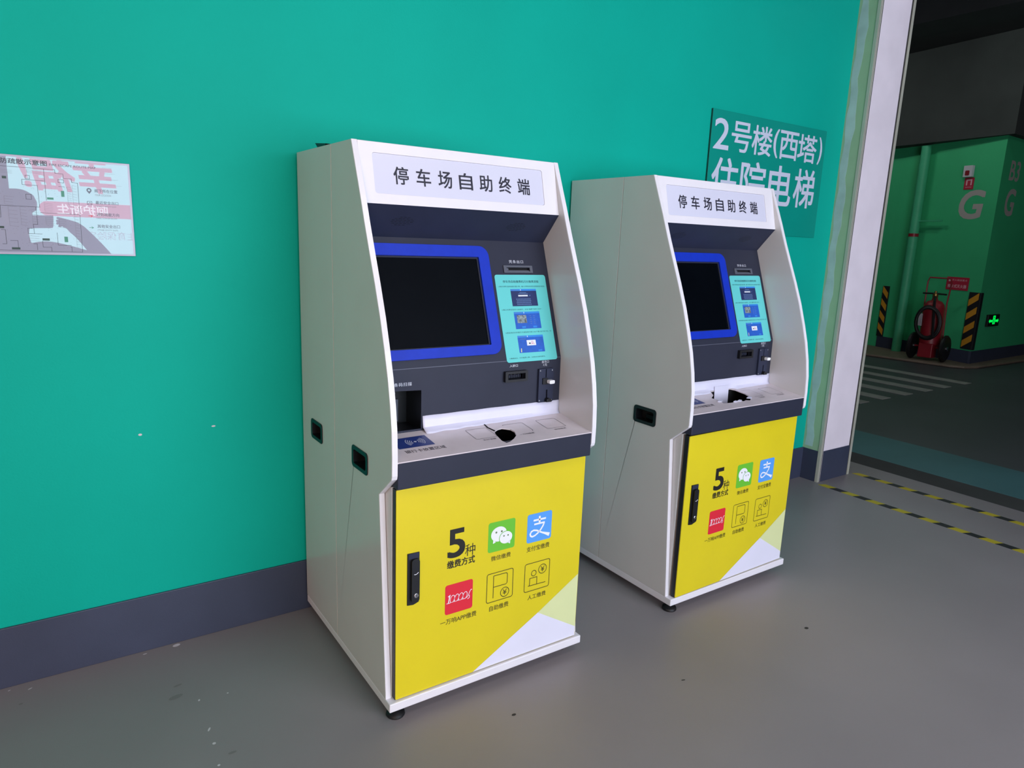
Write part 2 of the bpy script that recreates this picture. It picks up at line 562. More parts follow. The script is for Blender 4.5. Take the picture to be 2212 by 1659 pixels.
def kiosk(loc, yaw, label, variant):
    k = empty('payment_kiosk', loc, yaw)
    tag(k, label, 'kiosk', 'parking payment kiosks')
    # side panels, cut out for the flush pulls
    pulls = [((0.103, 0.743), (0.212, 0.807)), ((0.497, 0.752), (0.615, 0.815))]
    for side in (0, 1):
        x0 = 0.0 if side == 0 else W - T
        # frame: U = forward (d), V = up; normal = -x
        F = Fr((x0 + T, 0, 0), (0, -1, 0), (0, 0, 1))     # n from 0 to T spans x0+T .. x0
        h = [rrect(a[0], a[1], b[0], b[1], 0.012) for a, b in pulls]
        MB().prism([(0, 0.066), (SEAM - 0.0012, 0.066), (SEAM - 0.0012, 1.734), (0, 1.734)], 0, T, 'kiosk_side', F, holes=[h[0]] if side == 0 else []).build('rear_side_panel', k, bevel=0.0012)
        p = MB().prism([(SEAM + 0.0012, 0.066)] + PROF + [(SEAM + 0.0012, 1.734)], 0, T, 'kiosk_side', F, holes=[h[1]] if side == 0 else [])
        p.build('front_side_panel', k, bevel=0.0018)
        # white edge band following the curved front
        eb = MB()
        for i in range(len(PROF) - 1):
            a, b = PROF[i], PROF[i + 1]
            t = Vector((b[0] - a[0], b[1] - a[1])).normalized()
            n_ = (t.y, -t.x)
            q = [(a[0], a[1]), (b[0], b[1]), (b[0] + n_[0] * 0.0014, b[1] + n_[1] * 0.0014), (a[0] + n_[0] * 0.0014, a[1] + n_[1] * 0.0014)]
            eb.prism(q, 0.0006, T - 0.0006, 'kiosk_white', F)
        eb.build('edge_band', k)
        if side == 0:
            for (a, b) in pulls:
                mb = MB()
                mb.prism(rrect(a[0] - 0.004, a[1] - 0.004, b[0] + 0.004, b[1] + 0.004, 0.014), T, T + 0.003, 'black', F, holes=[rrect(a[0] + 0.010, a[1] + 0.009, b[0] - 0.010, b[1] - 0.009, 0.008)])
                mb.prism(rrect(a[0], a[1], b[0], b[1], 0.012), -0.022, T, 'black', F, holes=[rrect(a[0] + 0.010, a[1] + 0.009, b[0] - 0.010, b[1] - 0.009, 0.008)])
                mb.box((a[0] + 0.002, a[1] + 0.002, -0.026), (b[0] - 0.002, b[1] - 0.002, -0.018), 'cavity', F)
                mb.box((a[0] + 0.045, a[1] + 0.012, -0.018), (b[0] - 0.012, b[1] - 0.030, -0.004), 'black_gloss', F)
                mb.build('flush_pull', k, bevel=0.001)
    # body: top, back, inner cabinet
    MB().box((T, -0.502, 1.716), (W - T, 0, 1.734), 'kiosk_white').build('top_panel', k, bevel=0.001)
    MB().box((T, -0.012, 0.066), (W - T, 0.0, 1.716), 'kiosk_side').build('back_panel', k)
    MB().box((T + 0.001, -0.746, 0.066), (W - T - 0.001, -0.70, 0.752), 'kiosk_side').box((T + 0.001, -0.70, 0.066), (W - T - 0.001, -0.02, 0.70), 'kiosk_side').build('inner_cabinet', k)
    MB().box((0, -0.780, 0.037), (W, 0, 0.066), 'kiosk_white').build('base_plate', k, bevel=0.003)
    # levelling feet
    for (u, d) in ((0.035, 0.745), (0.05, 0.06), (W - 0.05, 0.06)):
        f = MB().lathe([(0.028, 0.0), (0.030, 0.004), (0.028, 0.012), (0.018, 0.019), (0.010, 0.023)], (u, -d, 0), (0, 0, 1), 'rubber')
        f.lathe([(0.006, 0.02), (0.006, 0.038)], (u, -d, 0), (0, 0, 1), 'steel', 10)
        f.build('levelling_foot', k, smooth=True)
    MB().lathe([(0.004, 0.0), (0.007, 0.004), (0.0075, 0.010), (0.005, 0.014), (0.005, 0.024)], (0.690, -0.752, 0.014), (0, 0, 1), 'chrome', 12).build('bolt_end', k, smooth=True)
    if variant == 0:
        MB().prism([(0.215, 1.732), (0.275, 1.732), (0.290, 1.7395), (0.190, 1.7485)], -0.03, -0.001, 'black', Fr((0, 0, 0), (0, -1, 0), (0, 0, 1))).build('cable_bracket', k)

    # fascia with its sign
    F, L = seg((0.548, 1.556), (0.505, 1.733))
    fa = MB().prism([(T, 0), (W - T, 0), (W - T, L), (T, L)], -0.012, 0, 'kiosk_white', F, holes=[rrect(0.060, 0.031, 0.677, 0.151, 0.008)])
    fa = fa.build('fascia', k, bevel=0.0008)
    sp = MB().prism(rrect(0.0605, 0.0315, 0.6765, 0.1505, 0.0075), -0.010, -0.002, 'panel_grey', F).build('sign_panel', fa)
    xs = [0.1237 + i * (0.6187 - 0.1237 - 0.0466) / 6 for i in range(7)]
    for ch, x in zip('停车场自助终端', xs):
        MB().text(ch, x, 0.0625, x + 0.0480, 0.1148, -0.0012, 'ink', F, bold=0.012).build('sign_character', fa)
    # soffit with speaker slots
    F, L = seg((0.464, 1.461), (0.548, 1.556))
    so = MB().prism([(T, 0), (W - T, 0), (W - T, L), (T, L)], -0.006, 0, 'charcoal_dark', F).build('soffit', k)
    for c in (0.156, 0.578):
        g = MB()
        for r in range(6):
            n = (3, 5, 6, 6, 5, 3)[r]
            for j in range(n):
                x = c + (j - (n - 1) / 2) * 0.013 + 0.002 * r
                y = 0.05 + r * 0.0062
                g.box((x - 0.0045, y - 0.0006, 0.0001), (x + 0.0045, y + 0.0006, 0.0004), 'black', F)
        g.build('speaker_grille', so)
    # screen panel
    F, L = seg((0.600, 1.067), (0.464, 1.461))
    pn = MB().prism([(T, 0), (W - T, 0), (W - T, L), (T, L)], -0.006, 0, 'charcoal', F, holes=[rrect(0.075, 0.062, 0.444, 0.352, 0.002), [(0.556, 0.309), (0.654, 0.309), (0.654, 0.323), (0.556, 0.323)]]).build('screen_panel', k)
    mb = MB().prism(rrect(0.030, 0.026, 0.4895, 0.395, 0.036, 8), 0.0, 0.007, 'blue_bezel', F, holes=[rrect(0.070, 0.0585, 0.449, 0.357, 0.002, 2)])
    bz = mb.build('screen_bezel', k, bevel=0.0025)
    MB().prism([(0.066, 0.055), (0.453, 0.055), (0.453, 0.361), (0.066, 0.361)], -0.012, -0.003, 'black_gloss', F).build('screen', k)
    # receipt slot
    mb = MB().prism([(0.5445, 0.304), (0.6655, 0.304), (0.6655, 0.330), (0.5445, 0.330)], 0.0, 0.005, 'grey_plastic', F, holes=[[(0.556, 0.309), (0.654, 0.309), (0.654, 0.323), (0.556, 0.323)]])
    mb.prism([(0.553, 0.306), (0.657, 0.306), (0.657, 0.326), (0.553, 0.326)], -0.03, -0.008, 'cavity', F)
    mb.prism([(0.556, 0.3085), (0.654, 0.3085), (0.652, 0.314), (0.566, 0.314)], -0.010, 0.0005, 'grey_plastic', F)
    mb.prism([(0.5555, 0.3085), (0.566, 0.314), (0.566, 0.321), (0.5555, 0.3235)], -0.008, 0.0008, 'grey_plastic', F)
    sl = mb.build('receipt_slot', k, bevel=0.0006)
    MB().text('凭条出口', 0.5723, 0.3388, 0.6324, 0.3500, 0.0005, 'print_white', F, space=1.25).build('receipt_lettering', pn)
    # instruction sticker
    stk = MB().prism(rrect(0.5036, -0.0065, 0.7170, 0.2975, 0.009), 0.0008, 0.0016, 'sticker_cyan', F).build('instruction_sticker', k)
    z = 0.0019
    MB().text('停车场自助缴费机闪付缴费流程', 0.5340, 0.2690, 0.6845, 0.2778, z, 'sticker_ink', F, bold=0.008).build('sticker_lettering', stk)
    MB().text('1.请在车牌栏查询或者扫描小票，输入车牌信息请在选择框进行查询。', 0.5130, 0.2535, 0.7090, 0.2588, z, 'sticker_ink', F).build('sticker_lettering', stk)
    MB().text('2.确认车牌信息进入收费页，点击“缴费”选择“闪付”。', 0.5132, 0.1725, 0.6830, 0.1775, z, 'sticker_ink', F).build('sticker_lettering', stk)
    MB().text('3.把支持闪付的银行卡或信用卡放入左下角“读卡区”内，听', 0.5145, 0.0925, 0.7080, 0.0978, z, 'sticker_ink', F).build('sticker_lettering', stk)
    MB().text('4.缴费成功，打印缴费小票，记得20分钟内离场。', 0.5148, 0.0048, 0.6660, 0.0096, z, 'sticker_ink', F).build('sticker_lettering', stk)
    for j, (t0, b0, c) in enumerate(((0.2470, 0.1868, 'shot_navy'), (0.1667, 0.1070, 'shot_blue'), (0.0835, 0.0240, 'shot_blue'))):
        a0, a1 = 0.5602, 0.6680
        im = MB()
        im.flat([(a0, b0), (a1, b0), (a1, t0), (a0, t0)], 0.0019, c, F)
        im.flat([(a0, t0 - 0.0065), (a1, t0 - 0.0065), (a1, t0), (a0, t0)], 0.0021, 'shot_bar', F)
        im.flat([(a0 + 0.0405, t0 - 0.006), (a0 + 0.0425, t0 - 0.006), (a0 + 0.0425, t0 - 0.001), (a0 + 0.0405, t0 - 0.001)], 0.0023, 'shot_white', F)
        im.flat([(a0 + 0.002, t0 - 0.004), (a0 + 0.034, t0 - 0.004), (a0 + 0.034, t0 - 0.0025), (a0 + 0.002, t0 - 0.0025)], 0.0023, 'shot_key', F)
        if j == 0:
            im.flat([(a0 + 0.036, t0 - 0.014), (a0 + 0.064, t0 - 0.014), (a0 + 0.064, t0 - 0.012), (a0 + 0.036, t0 - 0.012)], 0.0022, 'shot_key', F)
            im.flat([(a0 + 0.030, t0 - 0.0175), (a0 + 0.071, t0 - 0.0175), (a0 + 0.071, t0 - 0.0162), (a0 + 0.030, t0 - 0.0162)], 0.0022, 'shot_key', F)
            im.flat([(a0 + 0.029, t0 - 0.026), (a0 + 0.069, t0 - 0.026), (a0 + 0.069, t0 - 0.0212), (a0 + 0.029, t0 - 0.0212)], 0.0022, 'shot_white', F)
            im.flat([(a0 + 0.076, t0 - 0.025), (a0 + 0.080, t0 - 0.025), (a0 + 0.080, t0 - 0.022), (a0 + 0.076, t0 - 0.022)], 0.0022, 'shot_key', F)
            for r in range(4):
                for q in range(10):
                    x = a0 + 0.019 + q * 0.0062 + 0.0015 * (r % 2)
                    y = t0 - 0.0375 - r * 0.0062
                    im.flat([(x, y), (x + 0.0038, y), (x + 0.0038, y + 0.0036), (x, y + 0.0036)], 0.0022, 'shot_key', F)
        elif j == 1:
            im.flat([(a0 + 0.010, t0 - 0.0395), (a0 + 0.0495, t0 - 0.0395), (a0 + 0.0495, t0 - 0.0115), (a0 + 0.010, t0 - 0.0115)], 0.0022, 'shot_photo', F)
            for r in range(5):
                for x in (0.064, 0.079):
                    im.flat([(a0 + x, t0 - 0.016 - r * 0.0066), (a0 + x + 0.006 + 0.003 * ((r + int(x * 1000)) % 2), t0 - 0.016 - r * 0.0066), (a0 + x + 0.006, t0 - 0.0145 - r * 0.0066), (a0 + x, t0 - 0.0145 - r * 0.0066)], 0.0022, 'shot_key', F)
            for x in (0.026, 0.073):
                im.flat(rrect(a0 + x, t0 - 0.0565, a0 + x + 0.016, t0 - 0.0505, 0.001, 2), 0.0022, 'shot_bar', F)
        else:
            im.flat([(a0 + 0.0355, t0 - 0.0355), (a0 + 0.0735, t0 - 0.0355), (a0 + 0.0735, t0 - 0.0165), (a0 + 0.0355, t0 - 0.0165)], 0.0022, 'shot_white', F)
            im.stroke(ell(a0 + 0.0585, t0 - 0.0245, 0.0035, n=12), 0.0012, 0.0024, 'shot_pink', F, closed=True)
            im.stroke([(a0 + 0.053, t0 - 0.0295), (a0 + 0.068, t0 - 0.0295)], 0.0012, 0.0024, 'shot_pink', F)
            im.flat([(a0 + 0.0435, t0 - 0.030), (a0 + 0.051, t0 - 0.030), (a0 + 0.051, t0 - 0.026), (a0 + 0.0455, t0 - 0.025)], 0.0024, 'ink', F)
            im.flat([(a0 + 0.006, t0 - 0.057), (a0 + 0.010, t0 - 0.057), (a0 + 0.011, t0 - 0.044), (a0 + 0.008, t0 - 0.044)], 0.0022, 'shot_yellow', F)
            im.flat(rrect(a0 + 0.080, t0 - 0.0565, a0 + 0.096, t0 - 0.0515, 0.001, 2), 0.0022, 'shot_bar', F)
            im.flat([(a0 + 0.010, t0 - 0.0125), (a0 + 0.034, t0 - 0.0125), (a0 + 0.034, t0 - 0.011), (a0 + 0.010, t0 - 0.011)], 0.0022, 'shot_key', F)
        im.build('screenshot_picture', stk)
    # lower panel
    F, L = seg((0.602, 0.866), (0.600, 1.067))
    holes = [[(0.040, 0.006), (0.1855, 0.006), (0.1855, 0.1300), (0.040, 0.1366)], [(0.503, 0.1385), (0.574, 0.1385), (0.574, 0.158), (0.503, 0.158)]]
    lp = MB().prism([(T, 0), (W - T, 0), (W - T, L), (T, L)], -0.006, 0, 'charcoal', F, holes=holes).build('lower_panel', k)
    MB().box((T, L - 0.0008, -0.0002), (W - T, L + 0.0012, 0.0006), 'charcoal_line', F).build('fold_line', lp)
    # bar-code scanner recess
    mb = MB()
    mb.box((0.030, -0.006, -0.115), (0.195, 0.145, -0.110), 'black', F)
    mb.box((0.030, 0.1366, -0.11), (0.195, 0.145, -0.006), 'black', F)
    mb.box((0.030, -0.012, -0.11), (0.195, 0.003, -0.006), 'black', F)
    mb.box((0.1865, -0.006, -0.11), (0.195, 0.14, -0.006), 'black', F)
    mb.box((0.030, -0.006, -0.11), (0.038, 0.14, -0.006), 'black', F)
    rc = mb.build('scanner_recess', k)
    MB().prism([(0.045, 0.012), (0.150, 0.012), (0.150, 0.085), (0.045, 0.085)], -0.108, -0.095, 'grey_plastic', F).build('scanner_window', k)
    MB().box((0.045, 0.112, -0.070), (0.125, 0.116, -0.064), 'chrome', F).build('scanner_strip', k)
    tl = MB()
    tl.text('条码扫描', 0.0925, 0.1478, 0.1518, 0.1594, 0.0005, 'print_white', F, space=1.15)
    tl.build('scanner_lettering', lp)
    MB().text('入钞口', 0.5164, 0.1790, 0.5496, 0.1880, 0.0005, 'print_white', F, bold=0.01).build('note_lettering', lp)
    MB().text('投币口', 0.6507, 0.1838, 0.6814, 0.1930, 0.0005, 'print_white', F).text('1元', 0.6581, 0.1730, 0.6741, 0.1820, 0.0005, 'print_white', F).build('coin_lettering', lp)
    # banknote inlet
    mb = MB().prism(rrect(0.4922, 0.130, 0.5840, 0.1665, 0.003), 0.0, 0.014, 'black', F, holes=[[(0.503, 0.1385), (0.574, 0.1385), (0.574, 0.158), (0.503, 0.158)]])
    mb.box((0.500, 0.135, -0.03), (0.577, 0.161, -0.022), 'cavity', F)
    for j in range(9):
        x = 0.506 + j * 0.0074
        mb.box((x, 0.1395, -0.020), (x + 0.0050, 0.1500 + 0.0015 * (j % 2), -0.010), 'charcoal', F)
    mb.build('banknote_inlet', k, bevel=0.001)
    # coin unit
    cu = MB().prism(rrect(0.6350, 0.046, 0.6980, 0.1655, 0.002), 0.0, 0.009, 'charcoal_dark', F, holes=[[(0.6635, 0.134), (0.6675, 0.134), (0.6675, 0.1635), (0.6635, 0.1635)], [(0.668, 0.054), (0.674, 0.054), (0.674, 0.090), (0.668, 0.090)]]).build('coin_unit', k, bevel=0.0008)
    MB().box((0.655, 0.05, 0.0005), (0.685, 0.162, 0.002), 'cavity', F).build('coin_slot', cu)
    MB().box((0.650, 0.1105, 0.006), (0.672, 0.1325, 0.014), 'black', F).build('button_mount', cu, bevel=0.001)
    MB().prism(rrect(0.667, 0.114, 0.689, 0.1265, 0.004), 0.013, 0.030, 'btn_white', F).build('return_button', cu, bevel=0.002)
    MB().prism([(0.662, 0.048), (0.684, 0.048), (0.682, 0.058), (0.672, 0.062), (0.664, 0.060)], 0.009, 0.024, 'black', F).build('coin_lip', cu, bevel=0.001)
    for (u, s) in ((0.6405, 0.159), (0.6925, 0.158), (0.6405, 0.0525), (0.6925, 0.052)):
        MB().lathe([(0.0026, 0), (0.0026, 0.0006), (0.0015, 0.001)], F(u, s, 0.009), F.n, 'steel', 10).build('screw', cu)

    # shelf (s from the front edge), with the torn opening
    F, L = seg((0.790, 0.839), (0.603, 0.866))

    def S(u, s):
        return (u, L - s)
    if variant == 0:
        hole = [S(0.4027, 0.097), S(0.412, 0.078), S(0.433, 0.066), S(0.4501, 0.0625), S(0.462, 0.070), S(0.4727, 0.079), S(0.476, 0.100), S(0.4635, 0.130), S(0.440, 0.150), S(0.415, 0.166), S(0.3985, 0.1705), S(0.3935, 0.150), S(0.3972, 0.1257)]
    else:
        hole = [S(0.330, 0.004), S(0.458, 0.004), S(0.470, 0.020), S(0.475, 0.070), S(0.4611, 0.1163), S(0.4213, 0.1412), S(0.402, 0.134), S(0.3802, 0.1403), S(0.362, 0.130), S(0.3447, 0.128), S(0.322, 0.138), S(0.2904, 0.1357), S(0.262, 0.133), S(0.2699, 0.1022), S(0.2606, 0.068), S(0.300, 0.045)]
    sh = MB().prism([(T, 0), (W - T, 0), (W - T, L), (T, L)], -0.004, 0, 'shelf', F, holes=[hole]).build('shelf', k)
    mb = MB()
    mb.box((0.20, 0.004, -0.085), (0.55, L - 0.001, -0.080), 'cavity', F)
    mb.box((0.20, 0.0035, -0.085), (0.55, 0.006, -0.004), 'cavity', F)
    mb.box((0.20, L - 0.004, -0.085), (0.55, L - 0.001, -0.004), 'cavity', F)
    mb.box((0.198, 0.004, -0.085), (0.202, L - 0.001, -0.004), 'cavity', F)
    mb.box((0.548, 0.004, -0.085), (0.552, L - 0.001, -0.004), 'cavity', F)
    mb.build('shelf_cavity', k)
    n = 0.0007
    # frames where the codes sit, captions
    caps = [(0.3200, 0.0440, 0.3985, 0.1180, '支付宝缴费', 0.3366, 0.400), (0.4630, 0.0430, 0.5430, 0.1145, '一万响缴费', 0.4761, 0.5345), (0.6000, 0.0430, 0.6800, 0.1165, '微信缴费', 0.6186, 0.6683)]
    for i, (u0, s0, u1, s1, t, c0, c1) in enumerate(caps):
        if variant == 1 and i == 0:
            continue
        mb = MB()
        if variant == 0 and i == 1:
            pts = [(x, y) for x, y in rrect(u0, L - s1, u1, L - s0, 0.006)]
            pts = [q for q in pts if not (q[0] < 0.48 and q[1] < L - 0.06)]
            mb.stroke(sorted(pts, key=lambda q: (math.atan2(q[1] - (L - .078), q[0] - .503) + 2.7) % 6.283), 0.0012, n, 'shelf_ink', F)
        elif variant == 1 and i == 1:
            mb.stroke([S(0.486, 0.040), S(0.543, 0.043), S(0.543, 0.1145), S(0.486, 0.1145)], 0.0012, n, 'shelf_ink', F)
        else:
            mb.stroke(rrect(u0, L - s1, u1, L - s0, 0.006), 0.0012, n, 'shelf_ink', F, closed=True)
        if variant == 0 and i == 0:
            mb.text('支付宝缴', c0, L - 0.1345, 0.385, L - 0.1260, n, 'shelf_ink', F)
        else:
            mb.text(t, max(c0, 0.49) if variant == 1 else c0, L - 0.1345, c1, L - 0.1260, n, 'shelf_ink', F)
        mb.build('code_frame', sh)
    MB().text('银行卡放置区域', 0.0680, L - 0.1425, 0.2013, L - 0.1230, n, 'shelf_ink', F).build('card_lettering', sh)
    cs = MB().flat([S(0.060, 0.038), S(0.1780, 0.036), S(0.1790, 0.108), S(0.060, 0.1085)], n, 'card_blue', F)
    cs.flat(ell(0.128, L - 0.074, 0.0045, n=14), n * 2, 'card_white', F)
    for r in (0.012, 0.018, 0.024, 0.030):
        cs.stroke(arc(0.128, L - 0.074, r, -42, 42), 0.0022, n * 2, 'card_white', F)
        cs.stroke(arc(0.128, L - 0.074, r, 138, 222), 0.0022, n * 2, 'card_white', F)
    cs.build('card_sticker', sh)
    if variant == 0:
        # tear running from the crease to the hole
        MB().prism([S(0.409, 0.006), S(0.412, 0.006), S(0.408, 0.045), S(0.416, 0.076), S(0.410, 0.080), S(0.402, 0.045)], 0.0002, 0.0012, 'cavity', F).build('tear', sh)
    # white sheet behind the shelf, wrinkled over the crease
    G, GL = seg((0.602, 0.866), (0.600, 1.067))
    mb = MB()
    u_l = 0.190 if variant == 0 else T + 0.002
    N = 44
    rows = []
    for i in range(N + 1):
        u = u_l + (W - T - 0.001 - u_l) * i / N
        wr = 0.0022 * math.sin(i * 1.1) + 0.0015 * math.sin(i * 2.3 + 1)
        fade = max(0.0, 1.0 - (u - 0.2) / 0.45) * 0.75
        top = 0.0465 + 0.0004 * math.sin(i * 0.7)
        reach = 0.008 + 0.026 * fade + 0.004 * math.sin(i * 0.9) * fade
        if variant == 1 and 0.315 < u < 0.478:
            reach = 0.002
        rows.append([G(u, top, 0.0012), G(u, 0.026 + wr * fade, 0.0022 + 0.001 * fade), G(u, 0.010, 0.0015 + 0.004 * fade + wr * 0.6 * fade), F(u, L - reach * 0.6 - 0.002, 0.0015 + 0.0025 * fade + wr * 0.6 * fade), F(u, L - reach - 0.002, 0.0008)])
    vs = [p for r in rows for p in r]
    fs = [(i * 5 + j, i * 5 + j + 1, (i + 1) * 5 + j + 1, (i + 1) * 5 + j) for i in range(N) for j in range(4)]
    mb.add(vs, fs, 'paper')
    ps = mb.build('paper_strip', k, smooth=True)
    sd = ps.modifiers.new('solid', 'SOLIDIFY')
    sd.thickness = 0.0005
    if variant == 1:
        # loose flap hanging into the opening, and torn shreds
        mb = MB()
        rows = []
        for i in range(9):
            t = i / 8
            z_ = FLZ0 + (FLZ1 - FLZ0) * t
            nn = 0.006 + 0.006 * t
            ul = FLU0 + 0.046 * max(0.0, t - 0.85) / 0.15
            rows += [G(ul, z_ - 0.866, nn), G((ul + FLU1) / 2, z_ - 0.866, nn + 0.001), G(FLU1 - 0.006 * t, z_ - 0.866, nn)]
        mb.add(rows, [(i * 3 + j, i * 3 + j + 1, (i + 1) * 3 + j + 1, (i + 1) * 3 + j) for i in range(8) for j in range(2)], 'paper')
        fl = mb.build('paper_flap', k)
        sd = fl.modifiers.new('solid', 'SOLIDIFY')
        sd.thickness = 0.0006
        for (u, s, r) in ((0.445, 0.118, 0.016), (0.365, 0.132, 0.013), (0.335, 0.134, 0.012), (0.268, 0.110, 0.014)):
            pts = [S(u + r * (1 + 0.5 * math.sin(q * 2.7)) * math.cos(q * 0.9), s + 0.5 * r * (1 + 0.4 * math.cos(q * 3.1)) * math.sin(q * 0.9)) for q in range(7)]
            MB().prism(pts, 0.0008, 0.0030, 'paper', F).build('paper_shred', k)
    # apron under the shelf
    F, L = seg((0.790, 0.756), (0.790, 0.838))
    MB().box((T, 0, -0.05), (W - T, L, 0), 'charcoal', F).build('apron', k, bevel=0.003)
    MB().box((T, L - 0.001, -0.006), (W - T, L + 0.0015, -0.0005), 'shelf', F).build('shelf_lip', k, bevel=0.0007)

    # door
    hinge = empty('door', (W - T - 0.003, -0.748, 0), math.radians(0.0 if variant == 0 else 0.75))
    bpy.data.objects.remove(hinge)
    DZ = 0.075
    ang = 0.0 if variant == 0 else math.radians(0.8)
    hx, hy = W - T - 0.003, -0.747
    F = Fr((hx - hx * math.cos(ang), hy - hx * math.sin(ang), DZ), (math.cos(ang), math.sin(ang), 0), (0, 0, 1))
    d0, d1 = T + 0.004, hx
    dr = MB().box((d0, -0.007, 0.0), (d1, 0.6755, 0.020), 'black', F).build('door', k, bevel=0.001)
    fz = 0.0235
    MB().prism(rrect(d0 + 0.001, -0.006, d1 - 0.0005, 0.6745, 0.004, 3), 0.0195, fz, 'yellow', F).build('yellow_sheet', dr, bevel=0.002)
    e = fz + 0.0004
    l2 = 0.2783 + 0.0118 / 0.56
    MB().flat([(l2, -0.005), (d1 - 0.002, -0.005), (d1 - 0.002, 0.030), (0.5566, 0.1344)], e, 'door_white', F).build('white_triangle', dr)
    MB().flat([(0.5566, 0.1344), (d1 - 0.002, 0.030), (d1 - 0.002, 0.2365)], e, 'yellow_pale', F).build('pale_triangle', dr)
    q = MB()
    q.text('5', 0.1975, 0.4220, 0.2555, 0.5125, e, 'ink_black', F, bold=0.028)
    q.text('种', 0.2580, 0.4140, 0.2955, 0.4540, e, 'ink_black', F)
    q.text('缴费方式', 0.1950, 0.3868, 0.2945, 0.4120, e, 'ink_black', F, bold=0.022)
    q.build('price_lettering', dr)
    MB().text('微信缴费', 0.3561, 0.3735, 0.4322, 0.3905, e, 'ink_brown', F, bold=0.008).build('caption_lettering', dr)
    MB().text('支付宝缴费', 0.4967, 0.3715, 0.5913, 0.3900, e, 'ink_brown', F, bold=0.008).build('caption_lettering', dr)
    MB().text('一万响APP缴费', 0.1742, 0.1972, 0.3059, 0.2160, e, 'ink_brown', F, bold=0.008).build('caption_lettering', dr)
    MB().text('自助缴费', 0.3558, 0.1955, 0.4309, 0.2140, e, 'ink_brown', F, bold=0.008).build('caption_lettering', dr)
    MB().text('人工缴费', 0.5095, 0.1935, 0.5859, 0.2108, e, 'ink_brown', F, bold=0.008).build('caption_lettering', dr)
    # chat bubbles icon
    ic = MB().flat(rrect(0.3425, 0.4045, 0.4460, 0.5070, 0.008), e, 'icon_green', F)
    ic.flat(ell(0.383, 0.463, 0.0300, 0.0255), e + 0.0003, 'icon_white', F)
    ic.flat([(0.362, 0.447), (0.372, 0.437), (0.361, 0.4335)], e + 0.0003, 'icon_white', F)
    ic.flat(ell(0.4105, 0.446, 0.0268, 0.0232), e + 0.0005, 'icon_green', F)
    ic.flat(ell(0.4105, 0.446, 0.0246, 0.0210), e + 0.0007, 'icon_white', F)
    ic.flat([(0.417, 0.427), (0.428, 0.433), (0.4275, 0.4205)], e + 0.0007, 'icon_white', F)
    for (x, y, r) in ((0.3725, 0.4705, 0.0034), (0.3935, 0.4705, 0.0034), (0.4025, 0.4525, 0.0028), (0.4185, 0.4525, 0.0028)):
        ic.flat(ell(x, y, r, n=12), e + 0.0009, 'icon_olive', F)
    ic.build('payment_icon', dr)
    # blue pay icon
    ic = MB().flat(rrect(0.4950, 0.4030, 0.5965, 0.5045, 0.008), e, 'icon_blue', F)
    z = e + 0.0003
    ic.stroke([(0.545, 0.4925), (0.545, 0.470)], 0.0075, z, 'icon_white', F)
    ic.stroke([(0.520, 0.4805), (0.571, 0.4805)], 0.0065, z, 'icon_white', F)
    ic.stroke([(0.523, 0.4665), (0.567, 0.4665)], 0.0060, z, 'icon_white', F)
    ic.stroke([(0.565, 0.4665), (0.560, 0.455), (0.551, 0.443), (0.540, 0.433), (0.528, 0.426), (0.517, 0.424), (0.510, 0.428), (0.508, 0.435), (0.513, 0.443), (0.522, 0.446), (0.535, 0.443), (0.552, 0.434), (0.570, 0.425), (0.588, 0.418)], 0.0058, z + 0.0001, 'icon_white', F)
    ic.flat([(0.558, 0.434), (0.591, 0.424), (0.586, 0.412), (0.566, 0.424)], z + 0.0002, 'icon_white', F)
    ic.build('payment_icon', dr)
    # red script icon
    ic = MB().flat(rrect(0.1898, 0.2305, 0.2900, 0.3315, 0.008), e, 'icon_red', F)
    wd = 0.0018
    sk = 0.20

    def ski(pts):
        return [(x + (y - 0.281) * sk, y) for x, y in pts]
    ic.stroke(ski([(0.1985, 0.2915), (0.2040, 0.2945), (0.2040, 0.2690)]), 0.0034, z, 'icon_white', F)
    ic.stroke(ski([(0.1975, 0.2690), (0.2090, 0.2690)]), wd, z, 'icon_white', F)
    path = []
    for j in range(4):
        cx = 0.2150 + j * 0.0152
        for a in range(0, 13):
            t = math.radians(250 - a * 30)
            path.append((cx + 0.0072 * math.cos(t) + a * 0.00018, 0.2815 + 0.0120 * math.sin(t)))
    path = [(0.2085, 0.2690)] + path
    path += [(0.2700, 0.2720), (0.2750, 0.2790), (0.2765, 0.2880), (0.2800, 0.2960), (0.2840, 0.2950)]
    ic.stroke(ski(path), wd, z + 0.0001, 'icon_white', F)
    ic.stroke(ski([(0.2745, 0.2800), (0.2790, 0.2760), (0.2800, 0.2690), (0.2740, 0.2660)]), wd, z + 0.0002, 'icon_white', F)
    ic.build('payment_icon', dr)
    # outlined P icon
    wd = 0.0025
    ic = MB().stroke(rrect(0.3435, 0.2280, 0.4455, 0.3295, 0.007), wd, e, 'ink_brown', F, closed=True)
    ic.stroke([(0.3688, 0.2405), (0.3688, 0.3195)], wd, e, 'ink_brown', F)
    ic.stroke([(0.3688, 0.3195)] + arc(0.4160, 0.3125, 0.0068, 90, 0) + arc(0.4160, 0.2860, 0.0068, 0, -90) + [(0.3688, 0.2795)], wd, e, 'ink_brown', F)
    yen(ic, 0.4144, 0.2515, 0.0165, wd, e, 'ink_brown', F)
    ic.build('payment_icon', dr)
    # outlined attendant icon
    ic = MB().stroke(rrect(0.4937, 0.2255, 0.5975, 0.3275, 0.007), wd, e, 'ink_brown', F, closed=True)
    ic.stroke(ell(0.5313, 0.2885, 0.0100, n=20), wd, e, 'ink_brown', F, closed=True)
    ic.stroke([(0.5153, 0.2460), (0.5153, 0.2722), (0.5455, 0.2722), (0.5455, 0.2455)], wd, e, 'ink_brown', F)
    ic.stroke([(0.5087, 0.2455), (0.5827, 0.2440)], wd, e, 'ink_brown', F)
